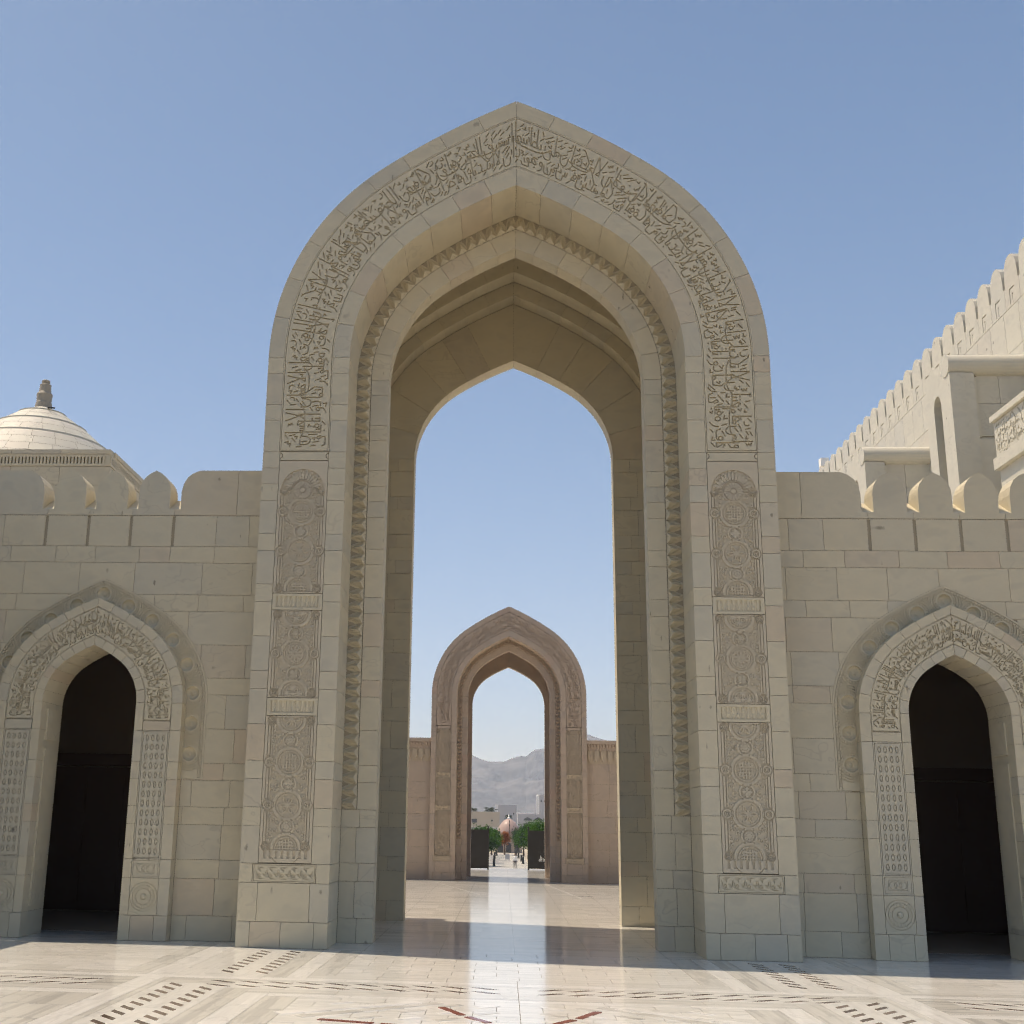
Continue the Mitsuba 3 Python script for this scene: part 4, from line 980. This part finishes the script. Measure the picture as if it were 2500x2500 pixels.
# middle field and its frames (x within 4.6), between the building and the cross band
field(-2.45, 2.45, -3.36, -.9, .62, .41); field(-2.45, 2.45, -.9, 0.0, .8, .45, .3)
run_x(-2.80, 2.80, -3.72, -3.36, .62, .9)
for s in (-1, 1):
    X = lambda a, b: sorted((s * a, s * b))
    run_y(*X(2.45, 2.80), -3.36, -.02, .72, .84); run_y(*X(2.80, 3.07), -3.72, -.02, .12, 1.2); run_y(*X(3.07, 3.36), -3.72, -.02, .85, 1.2)
    run_y(*X(3.36, 4.58), -3.72, -.02, .30, .75, 'braid_slab')
    run_y(*X(4.58, 4.95), -3.72, .58, .08, 1.1); run_y(*X(4.95, 5.3), -3.4, .58, .7, .9)
    field(*X(5.3, 9.0), -3.4, .2, .7, .4, .1, .4); run_x(*X(5.3, 9.0), .2, .58, .6, .9); run_x(*X(4.95, 9.0), -3.72, -3.4, .68, .9)
    # the cross band
    run_x(*X(0, 9.0), -3.98, -3.72, .04, 1.15)
    run_x(*X(4.95, 9.0), -4.13, -3.98, .72, .9); run_x(*X(5.35, 9.0), -4.94, -4.13, .32, .8, 'braid_slab'); run_x(*X(4.95, 5.35), -4.94, -4.13, .9, .4)
    run_x(*X(4.95, 9.0), -5.33, -4.94, .75, .9); run_x(*X(4.95, 9.0), -5.62, -5.33, .08, 1.0); run_x(*X(5.9, 9.0), -6.1, -5.62, .75, .9)
    run_y(*X(4.63, 4.95), -9.5, -3.98, .10, 1.1)
    run_y(*X(4.95, 5.9), -9.5, -5.62, .80, 1.0); field(*X(5.9, 9.0), -9.5, -6.1, .7, .5, .1, .4)
    run_y(*X(4.52, 4.63), -9.5, -3.98, .75, 1.1)
    run_y(*X(3.62, 4.52), -9.5, -4.5, .30, .67, 'braid_slab'); run_x(*X(3.62, 4.52), -4.5, -3.98, .8, .45)
    run_y(*X(3.3, 3.62), -9.5, -4.85, .8, 1.0)
    run_y(*X(3.0, 3.3), -9.5, -5.25, .12, 1.0)
    run_x(*X(0, 3.62), -4.12, -3.98, .68, .9); run_x(*X(0, 3.62), -4.85, -4.12, .34, .75, 'braid_slab'); run_x(*X(0, 3.3), -5.25, -4.85, .72, 1.1)
    run_x(*X(0, 3.0), -5.45, -5.25, .06, 1.0)
    run_y(*X(2.6, 3.0), -9.5, -5.45, .8, 1.0); field(*X(0, 2.6), -9.5, -5.45, .52, .36, .2, .35)
    # dark inlays
    for i in range(12): para(s * (.03 + .39) + s * i * .3735 - s * .0, -4.265, 'x', -s) if i < 10 else None
    for i in range(10): para(s * .40 + s * i * .3735, -4.64, 'x', -s)
    for i in range(8): para(s * (5.52 + i * .375), -4.40, 'x', s); para(s * (5.52 + i * .39), -4.82, 'x', s)
    for i in range(14): para(s * 4.28, -4.70 - i * .334, 'y', -s, hgt=.2); para(s * 3.84, -4.98 - i * .334, 'y', -s, hgt=.2)
    for i in range(9): para(s * 3.95 + (.24 if s > 0 else 0), -.53 - i * .337, 'y', 1, hgt=.2, sl=.2); para(s * 3.48 + (.24 if s > 0 else 0), -.50 - i * .34, 'y', 1, hgt=.2, sl=.2)
    # the slanted frame of the star in the foreground, with its red marks
    def strip(p, q, w, bsdf, nm, tone=None):
        p, q = np.array(p), np.array(q); t = (q - p) / np.linalg.norm(q - p); nn = np.array([-t[1], t[0]]) * w / 2
        c = np.array([p - nn, q - nn, q + nn, p + nn]) * [s, 1]
        if s < 0: c = c[::-1]
        v = np.vstack([np.column_stack([c, np.full(4, -.01)]), np.column_stack([c, np.full(4, .004 if bsdf == 'floor_marble' else .007)])])
        part(F, nm, (v, BF), bsdf, tone)
    strip((2.36, -6.95), (.92, -5.66), .16, 'floor_marble', 'frame_strip', .8); strip((2.62, -6.75), (1.18, -5.60), .2, 'floor_marble', 'frame_strip', .05)
    for p, q in (((.88, -6.0), (.63, -6.53)), ((.57, -6.64), (.34, -7.0)), ((.28, -7.12), (.08, -7.5)), ((2.12, -7.1), (1.53, -7.25)), ((1.45, -7.28), (.9, -7.42))): strip(p, q, .085, 'red_marble', 'red_inlay')
    for i in range(5):
        for j in range(3): strip((.25 + i * .42, -5.75 - j * .5), (.48 + i * .42, -5.95 - j * .5), .10, 'floor_marble', 'frame_strip', .9 if (i + j) % 2 else .02)
# slabs from the threshold to the distant gateway and beyond; their joints are too fine to build
for (x0, x1, y0, y1, nm) in ((-4.55, 4.55, .0, 6.9, 'passage_paving'), (-30, 30, 6.9, 26.5, 'court_paving'), (-2.2, 2.2, 26.5, 30.5, 'court_paving')):
    part(F, nm, bx(x0, x1, y0 + .004, y1, -.03, 0), 'far_marble')
for x0, x1 in ((-9.0, -4.575), (4.575, 9.0)):
    part(F, 'passage_paving', bx(x0, x1, .59, 7.0, -.03, -.001), 'far_marble')
part(F, 'outer_paving', join([bx(-30, -9.01, -60, 6.9, -.03, -.002), bx(9.01, 30, -60, 6.9, -.03, -.002), bx(-9, 9, -60, -9.51, -.03, -.002)]), 'sandstone_paving')
for p, q, w in (((-.9, 17.3), (-2.6, 24.4), .05), ((1.35, 24.8), (2.1, 16.2), .05)):
    p, q = np.array(p), np.array(q); t = (q - p) / np.linalg.norm(q - p); nn = np.array([-t[1], t[0]]) * w / 2; c = np.array([p - nn, q - nn, q + nn, p + nn])
    if not Polygon(c).exterior.is_ccw: c = c[::-1]
    part(F, 'pale_joint', (np.vstack([np.column_stack([c, np.full(4, -.01)]), np.column_stack([c, np.full(4, .004)])]), BF), 'floor_marble', .0)
part(F, 'drain_slot', bx(1.9, 2.5, 17.55, 17.62, -.01, .004), 'bronze')
structure('terrace', bx(-30, 30, 26.6, 41.0, -3.4, -.012), 'joint')
part('terrace', 'paving', bx(-30, 30, 30.52, 41.0, -.011, 0), 'far_marble')

# ------------------------------------------------------------------ the lower garden and the town
structure('ground', bx(-4000, 4000, -400, 9000, -3.5, -3.0), 'dust')
structure('path', bx(-2.7, 3.3, 41.2, 214, -3.0, -2.985), 'path_stone')
for i, (px, py) in enumerate([(-1.35, 140), (-1.45, 157), (-1.5, 176), (-1.3, 196), (2.55, 152), (2.5, 164), (2.3, 182), (2.1, 200)]):
    k = thing('bollard', f'dark bollard on the {"left" if px < 0 else "right"} edge of the garden path, {["nearest", "second nearest", "third nearest", "farthest"][i % 4]} of its row', 'bollard', 'bollards along the ' + ('left' if px < 0 else 'right') + ' path edge')
    part(k, 'shaft', lathe([(.0005, -3.0), (.2, -3.0), (.2, -2.9), (.15, -2.85), (.14, -2.2), (.0005, -2.2)], 12, (px, py, 0)), 'bronze')
    part(k, 'cap', lathe([(.17, -2.2), (.18, -2.12), (.1, -2.02), (.0005, -2.0)], 12, (px, py, 0)), 'bronze')
k = thing('sign_board', 'blank pale sign board standing on the garden path', 'sign')
part(k, 'board', bx(.12, .78, 164, 164.06, -2.75, -1.9), 'grey_paint')
for x in (.2, .7): part(k, 'leg', bx(x - .03, x + .03, 164.07, 164.12, -3.0, -2.0), 'grey_paint')

def tree(name, label, cat, x, y, h, rad, leafm, n, seed, trunk=.45, group=None, zb=-3.0, flat=.75):
    k = thing(name, label, cat, group); q = np.random.default_rng(seed)
    th = h * trunk
    ms = [lathe([(.0005, 0), (.18, 0), (.12, th * .6), (.08, th)], 8, (x, y, zb))]
    for i in range(6):
        a = q.uniform(0, 6.28); e = np.array([x + rad * .6 * math.cos(a), y + rad * .6 * math.sin(a), zb + h * q.uniform(.6, .85)]); o = np.array([x, y, zb + th * .8]); dd = e - o
        u = np.cross(dd, [0, 0, 1]); u /= np.linalg.norm(u); w = np.cross(dd, u); w /= np.linalg.norm(w)
        ring = lambda c, r_: np.array([c + r_ * (math.cos(t) * u + math.sin(t) * w) for t in np.linspace(0, 6.283, 5, endpoint=False)])
        v = np.vstack([ring(o, .06), ring(e, .02)]); f = []
        for j in range(5): g = (j + 1) % 5; f += [[j, g, j + 5], [g, g + 5, j + 5]]
        ms.append((v, f))
    part(k, 'trunk', join(ms), 'bark')
    nc = 26; cc = q.normal(size=(nc, 3)); cc /= np.linalg.norm(cc, axis=1, keepdims=True); cc *= q.uniform(.25, .95, (nc, 1)) ** .6
    cc = cc * [rad, rad, (h - th) * .52 * flat * 1.3] + [x, y, zb + th + (h - th) * .45]
    idx = q.integers(0, nc, n); pp = cc[idx] + q.normal(size=(n, 3)) * rad * .19
    s = .125 * q.uniform(.7, 1.4, (n, 1, 1)); u = q.normal(size=(n, 3)); u /= np.linalg.norm(u, axis=1, keepdims=True); w = np.cross(u, q.normal(size=(n, 3))); w /= np.linalg.norm(w, axis=1, keepdims=True)
    quad = np.stack([-u, -.55 * w, u, .55 * w], 1) * s + pp[:, None]
    i0 = np.arange(n)[:, None] * 4
    part(k, 'crown', (quad.reshape(-1, 3), np.vstack([i0 + [0, 1, 2], i0 + [0, 2, 3]])), leafm)
ORD = ['nearest', 'second nearest', 'third nearest', 'fourth nearest', 'farthest']
for i, (x, y, h, rad, lf) in enumerate([(-3.3, 139, 4.4, 2.0, 'leaf_dark'), (-3.1, 153, 4.5, 2.1, 'leaf_green'), (-2.9, 169, 4.4, 2.2, 'leaf_green'), (-2.6, 184, 4.3, 2.1, 'leaf_dark'), (-2.2, 199, 4.2, 2.0, 'leaf_green')]):
    tree('tree', f'green garden tree on the left of the path, {ORD[i]} of its row', 'tree', x, y, h, rad, lf, 5200, 50 + i, group='trees on the left of the path')
for i, (x, y, h, rad, lf) in enumerate([(5.6, 139, 5.7, 2.4, 'leaf_green'), (4.9, 151, 5.7, 2.5, 'leaf_green'), (4.2, 166, 5.3, 2.3, 'leaf_dark'), (3.9, 182, 4.9, 2.2, 'leaf_green'), (3.4, 198, 4.4, 2.0, 'leaf_dark')]):
    tree('tree', f'bright green garden tree on the right of the path, {ORD[i]} of its row', 'tree', x, y, h, rad, lf, 5200, 70 + i, group='trees on the right of the path')
tree('flame_tree', 'small tree with orange flowers in front of the domed pavilion', 'tree', .1, 203, 4.1, 1.0, 'leaf_flame', 1500, 91)

for i, (x, y, h, rad) in enumerate([(-7.5, 232, 4.4, 2.6), (-4.6, 246, 4.6, 2.8), (6.6, 236, 4.6, 2.8), (9.8, 244, 5.0, 3.0)]):
    tree('low_tree', 'low dark tree ' + ['left of the pavilion, outer one', 'left of the pavilion, inner one', 'right of the pavilion, inner one', 'right of the pavilion, outer one'][i] + ' below the far houses', 'tree', x, y, h, rad, 'leaf_dark', 3000, 110 + i, trunk=.3)
k = thing('pavilion', 'small pavilion with a pinkish ribbed dome at the end of the garden path', 'building')
yv = 222; cxv = .9
part(k, 'base', bx(cxv - 2.6, cxv + 2.6, yv, yv + 5.2, -3.0, -.1), 'pink_stone')
part(k, 'cornice', bx(cxv - 2.75, cxv + 2.75, yv - .15, yv + 5.3, -.1, .35), 'pink_stone')
for i in range(3): part(k, 'opening', ext(opening(.5, -1.6, 1.16, cxv + (i - 1) * 1.6, -3.0), yv - .04, yv + .1), 'window_dark')
prof = [(2.25 * math.cos(t) ** 1.15 + .02, .35 + 3.1 * math.sin(t) ** 1.1) for t in np.linspace(0, math.pi / 2 - .02, 18)]
part(k, 'dome', lathe(prof, 32, (cxv, yv + 2.6, 0)), 'dome_copper', smooth=True)
part(k, 'finial', lathe([(.25, 3.35), (.3, 3.6), (.12, 3.8), (.16, 4.0), (.03, 4.3), (.0005, 4.5)], 12, (cxv, yv + 2.6, 0)), 'white_paint')
part(k, 'pole', bx(cxv + .1, cxv + .22, yv - .3, yv - .2, .5, 3.2), 'bronze')

def block_house(name, label, x0, x1, y, dpt, z1, bsdf, wins=(), cat='building', z0=-3.0, wb='window_dark'):
    k = thing(name, label, cat); part(k, 'wall', bx(x0, x1, y, y + dpt, z0, z1), bsdf)
    part(k, 'parapet', bx(x0 - .1, x1 + .1, y - .1, y + dpt, z1, z1 + .4), bsdf)
    for (a, b, c, d_) in wins: part(k, 'window', bx(a, b, y - .05, y + .05, c, d_), wb)
    return k
# house and town beyond, x from pixels of the gap at the distance y
def U(zx_, zy_, y):
    xs, ys = 1100 + zx_ * .15528, 1900 + zy_ * .15528
    dd = fw + (xs - PX) / FOC * (math.cos(ROLL) * rt + math.sin(ROLL) * up0) - (ys - 1250) / FOC * upv
    t = (y - CAM[1]) / dd[1]; q = CAM + t * dd
    return q[0], q[2]
a, b = U(250, 540, 380), U(770, 600, 380)
block_house('beige_house', 'low beige house with a flat roof behind the left trees', a[0], b[0], 380, 10, a[1], 'beige_paint', [(*sorted((U(340, 0, 380)[0], U(420, 0, 380)[0])), U(0, 690, 380)[1], U(0, 630, 380)[1]), (U(640, 0, 380)[0], U(670, 0, 380)[0], U(0, 665, 380)[1], U(0, 640, 380)[1])])
a, b = U(230, 760, 300), U(760, 800, 300)
k = thing('white_fence', 'low white boundary wall in front of the beige house', 'wall'); part(k, 'wall', bx(a[0], b[0], 300, 300.3, -3, a[1] - .2), 'white_paint'); part(k, 'rail', bx(a[0], b[0], 299.9, 300.4, a[1] - .1, a[1]), 'white_paint')
a, b = U(748, 430, 700), U(1040, 650, 700)
block_house('grey_building', 'tall plain grey building behind the pink dome', a[0], b[0], 700, 14, a[1], 'grey_paint', [(U(985, 0, 700)[0], U(1000, 0, 700)[0], U(0, 560, 700)[1], U(0, 525, 700)[1])])
a, b = U(705, 425, 690), U(747, 545, 690)
block_house('white_annex', 'narrow white block on the left side of the tall grey building', a[0], b[0], 690, 6, a[1], 'white_paint', [(a[0] - .02, b[0] + .02, U(0, 470 + 60 * i, 690)[1] - .5, U(0, 470 + 60 * i, 690)[1]) for i in range(2)])
a, b = U(1060, 560, 500), U(1640, 700, 500)
k = thing('arcade_building', 'grey building with dark pointed arches on the right', 'building'); part(k, 'wall', bx(a[0], b[0], 500, 512, -3, a[1]), 'grey_paint')
for c in (1212, 1378, 1540):
    q = U(c, 665, 500); part(k, 'archway', ext(Polygon(np.vstack([[(q[0] + 1.75, q[1])], np.array([(1.75, .0), (1.5, .6), (.9, 1.0), (0, 1.35), (-.9, 1.0), (-1.5, .6), (-1.75, 0)]) + q])).buffer(0), 499.9, 500.2), 'window_dark')
part(k, 'roof_sheet', bx(U(1040, 0, 500)[0], U(1290, 0, 500)[0], 500.5, 506, a[1], U(0, 522, 500)[1]), 'white_paint')
a, b = U(1345, 262, 640), U(1388, 560, 640)
k = thing('white_tower', 'slender white tower rising on the right beyond the garden', 'tower'); part(k, 'shaft', bx(a[0], b[0], 640, 641.5, -3, a[1] - 2.2), 'white_paint')
m = (a[0] + b[0]) / 2; w = (b[0] - a[0]) / 2
part(k, 'gallery', bx(m - w * 1.1, m + w * 1.1, 639.8, 641.7, a[1] - 2.2, a[1] - 1.9), 'white_paint'); part(k, 'lantern', bx(m - w * .75, m + w * .75, 640.1, 641.4, a[1] - 1.9, a[1] - .6), 'white_paint'); part(k, 'cap', lathe([(w, a[1] - .6), (w * .9, a[1] - .3), (w * .3, a[1] + .1), (.0005, a[1] + .2)], 12, (m, 640.75, 0)), 'white_paint')
a, b = U(1392, 272, 760), U(1600, 560, 760)
block_house('grey_block', 'hazy grey block right behind the white tower', a[0], b[0], 760, 14, a[1], 'grey_paint', [(a[0] + 1 + 2 * i, a[0] + 2 + 2 * i, a[1] - 4, a[1] - 2.5) for i in range(4)])
a, b = U(1390, 500, 640), U(1420, 560, 640)
def palm(label, zx_, zy_, y, rad, seed):
    x, z = U(zx_, zy_, y); k = thing('palm_tree', label, 'palm tree'); q = np.random.default_rng(seed)
    part(k, 'trunk', lathe([(.0005, -3), (.3, -3), (.22, z)], 8, (x, y, 0)), 'bark')
    ms = []
    for i in range(34):
        a_ = q.uniform(0, 6.283); el = q.uniform(-.1, 1.2); t = np.linspace(0, 1, 7)
        rr = rad * t; hh = rad * (t * math.sin(el) - .75 * t * t)
        pts = np.column_stack([x + rr * math.cos(a_) * math.cos(el * .6), y + rr * math.sin(a_) * math.cos(el * .6), z + hh]); sd = np.array([-math.sin(a_), math.cos(a_), 0]) * rad * .09
        wv = np.sin(np.clip(t, .08, .98) * math.pi)[:, None]
        v = np.vstack([pts + sd * wv - [0, 0, .1], pts, pts - sd * wv - [0, 0, .1]]); f = []
        for j in range(6):
            for o in (0, 7): f += [[o + j, o + j + 1, o + j + 7], [o + j + 1, o + j + 8, o + j + 7]]
        ms.append((v, f))
    part(k, 'crown', join(ms), 'leaf_palm')
palm('dark palm crown above the beige house, nearest the white annex', 615, 490, 430, 3.0, 1)
palm('dark palm crown at the left side of the distant archway', 360, 490, 430, 2.0, 2)
palm('small palm just behind the pink dome', 915, 595, 420, 1.6, 3)

# a person in white above dark trousers, standing on the path
def person(x, y, zb, label):
    k = thing('person', label, 'person')
    import manifold3d as m3
    def ball(c, r_): return m3.Manifold.sphere(r_, 12).translate(tuple(c))
    def bone(a_, ra, b_, rb): return m3.Manifold.batch_hull([ball(a_, ra), ball(b_, rb)])
    J = dict(hip=(0, 0, .92), chest=(0, .02, 1.28), neck=(0, .01, 1.48), head=(0, -.02, 1.62))
    body = bone(J['hip'], .14, J['chest'], .16) + bone(J['chest'], .12, J['neck'], .055) + m3.Manifold.batch_hull([ball((-.16, .02, 1.38), .06), ball((.16, .02, 1.38), .06), ball(J['chest'], .13)])
    head = bone((0, -.01, 1.66), .095, (0, -.03, 1.58), .07) + bone(J['neck'], .05, (0, 0, 1.58), .05) + ball((0, -.115, 1.61), .018) + ball((.095, 0, 1.62), .022) + ball((-.095, 0, 1.62), .022)
    arms, hands, legs, shoes = m3.Manifold(), m3.Manifold(), m3.Manifold(), m3.Manifold()
    for s in (-1, 1):
        sh, el, wr = (s * .2, .02, 1.38), (s * .27, .06, 1.10), (s * .24, -.10, .88)
        arms += bone(sh, .06, el, .048) + bone(el, .046, wr, .036)
        hands += bone(wr, .03, (s * .235, -.13, .82), .032)
        for f_ in range(4): hands += bone((s * .235 + (f_ - 1.5) * .018, -.14, .81), .009, (s * .235 + (f_ - 1.5) * .02, -.155, .735 + .008 * abs(f_ - 1)), .007)
        hands += bone((s * .2, -.14, .84), .010, (s * .19, -.17, .79), .008)
        kn, an = (s * .12, -.03 * s - .02, .5), (s * .13, .04 * s, .09)
        legs += bone((s * .09, 0, .9), .105, kn, .07) + bone(kn, .068, an, .048)
        shoes += bone((s * .13, .05 + .04 * s, .05), .045, (s * .14, -.13 + .04 * s, .035), .04)
    for nm, m_, mat in (('shirt', body + arms, 'white_paint'), ('head', head, 'skin'), ('hands', hands, 'skin'), ('trousers', legs + bone((0, 0, .98), .13, (0, 0, .88), .13), 'window_dark'), ('shoes', shoes, 'bronze')):
        q = m_.refine_to_length(.05).to_mesh(); v = np.array(q.vert_properties[:, :3]); f = np.array(q.tri_verts)
        t_ = trimesh.Trimesh(v, f, process=True); trimesh.smoothing.filter_taubin(t_, iterations=4)
        part(k, nm, (np.array(t_.vertices) + [x, y, zb], t_.faces), mat)
    hair = trimesh.creation.icosphere(2, .105); v = hair.vertices * [1, 1.1, .8] + [0, .015, 1.69]; v[:, 2] = np.maximum(v[:, 2], 1.63)
    part(k, 'hair', (v + [x, y, zb], hair.faces), 'bronze')
person(1.28, 133, -2.985, 'person in a white shirt and dark trousers standing on the garden path')

# ------------------------------------------------------------------ the mountains
ridge = np.array([(900, 1990), (1040, 1900), (1100, 1850), (1130, 1832), (1150, 1834), (1168, 1843), (1190, 1851), (1211, 1852), (1233, 1851), (1250, 1843), (1272, 1837), (1284, 1839), (1294, 1831), (1305, 1822), (1327, 1819), (1350, 1815), (1380, 1802), (1410, 1783), (1437, 1784), (1470, 1795), (1509, 1806), (1560, 1830), (1650, 1850), (1900, 1880)])
def ray(xs, ys):
    return fw + (xs - PX) / FOC * (math.cos(ROLL) * rt + math.sin(ROLL) * up0) - (ys - 1250) / FOC * upv
az, hh = [], []
for xs, ys in ridge:
    dd = ray(xs, ys); az.append(dd[0] / dd[1]); hh.append(dd[2] / dd[1])
az, hh = np.array(az), np.array(hh)
NX, NY = 300, 60; Y0, Y1, YR = 3000.0, 5600.0, 4700.0
uu = np.linspace(-.35, .42, NX); yy = np.linspace(Y0, Y1, NY)
Ug, Yg = np.meshgrid(uu, yy)
Xg = CAM[0] + Ug * Yg
top = np.interp(Ug, az, hh, left=.03, right=.04) * (YR + 20.5) + 2
prof = np.where(Yg < YR, np.clip((Yg - Y0) / (YR - Y0), 0, 1) ** 1.25, np.clip(1 - (Yg - YR) / (Y1 - YR), 0, 1))
pn = np.stack([Xg / 260, Yg / 420, 0 * Xg], -1)
rid = 1 - np.abs(2 * meshkit.fbm(pn, 5, 3) - 1)
Zg = -6 + top * prof * (1 - (.62 * (1 - rid) + .1) * (1 - np.clip((Yg - Y0) / (YR - Y0), 0, 1) ** 6) * (Yg < YR))
V = np.stack([Xg, Yg, Zg], -1).reshape(-1, 3); i, j = np.meshgrid(np.arange(NY - 1), np.arange(NX - 1), indexing='ij'); q = (i * NX + j).ravel()
structure('mountains', (V, np.vstack([np.column_stack([q, q + 1, q + NX + 1]), np.column_stack([q, q + NX + 1, q + NX])])), 'rock')

# ------------------------------------------------------------------ the air
scene['haze'] = dict(type='cube', to_world=T().translate([0, 3000, 228]).scale([4200, 6200, 233]), bsdf={'type': 'null'}, interior={'type': 'ref', 'id': 'haze_air'})
labels['haze'] = {'kind': 'stuff', 'label': 'pale haze that fades the mountains'}
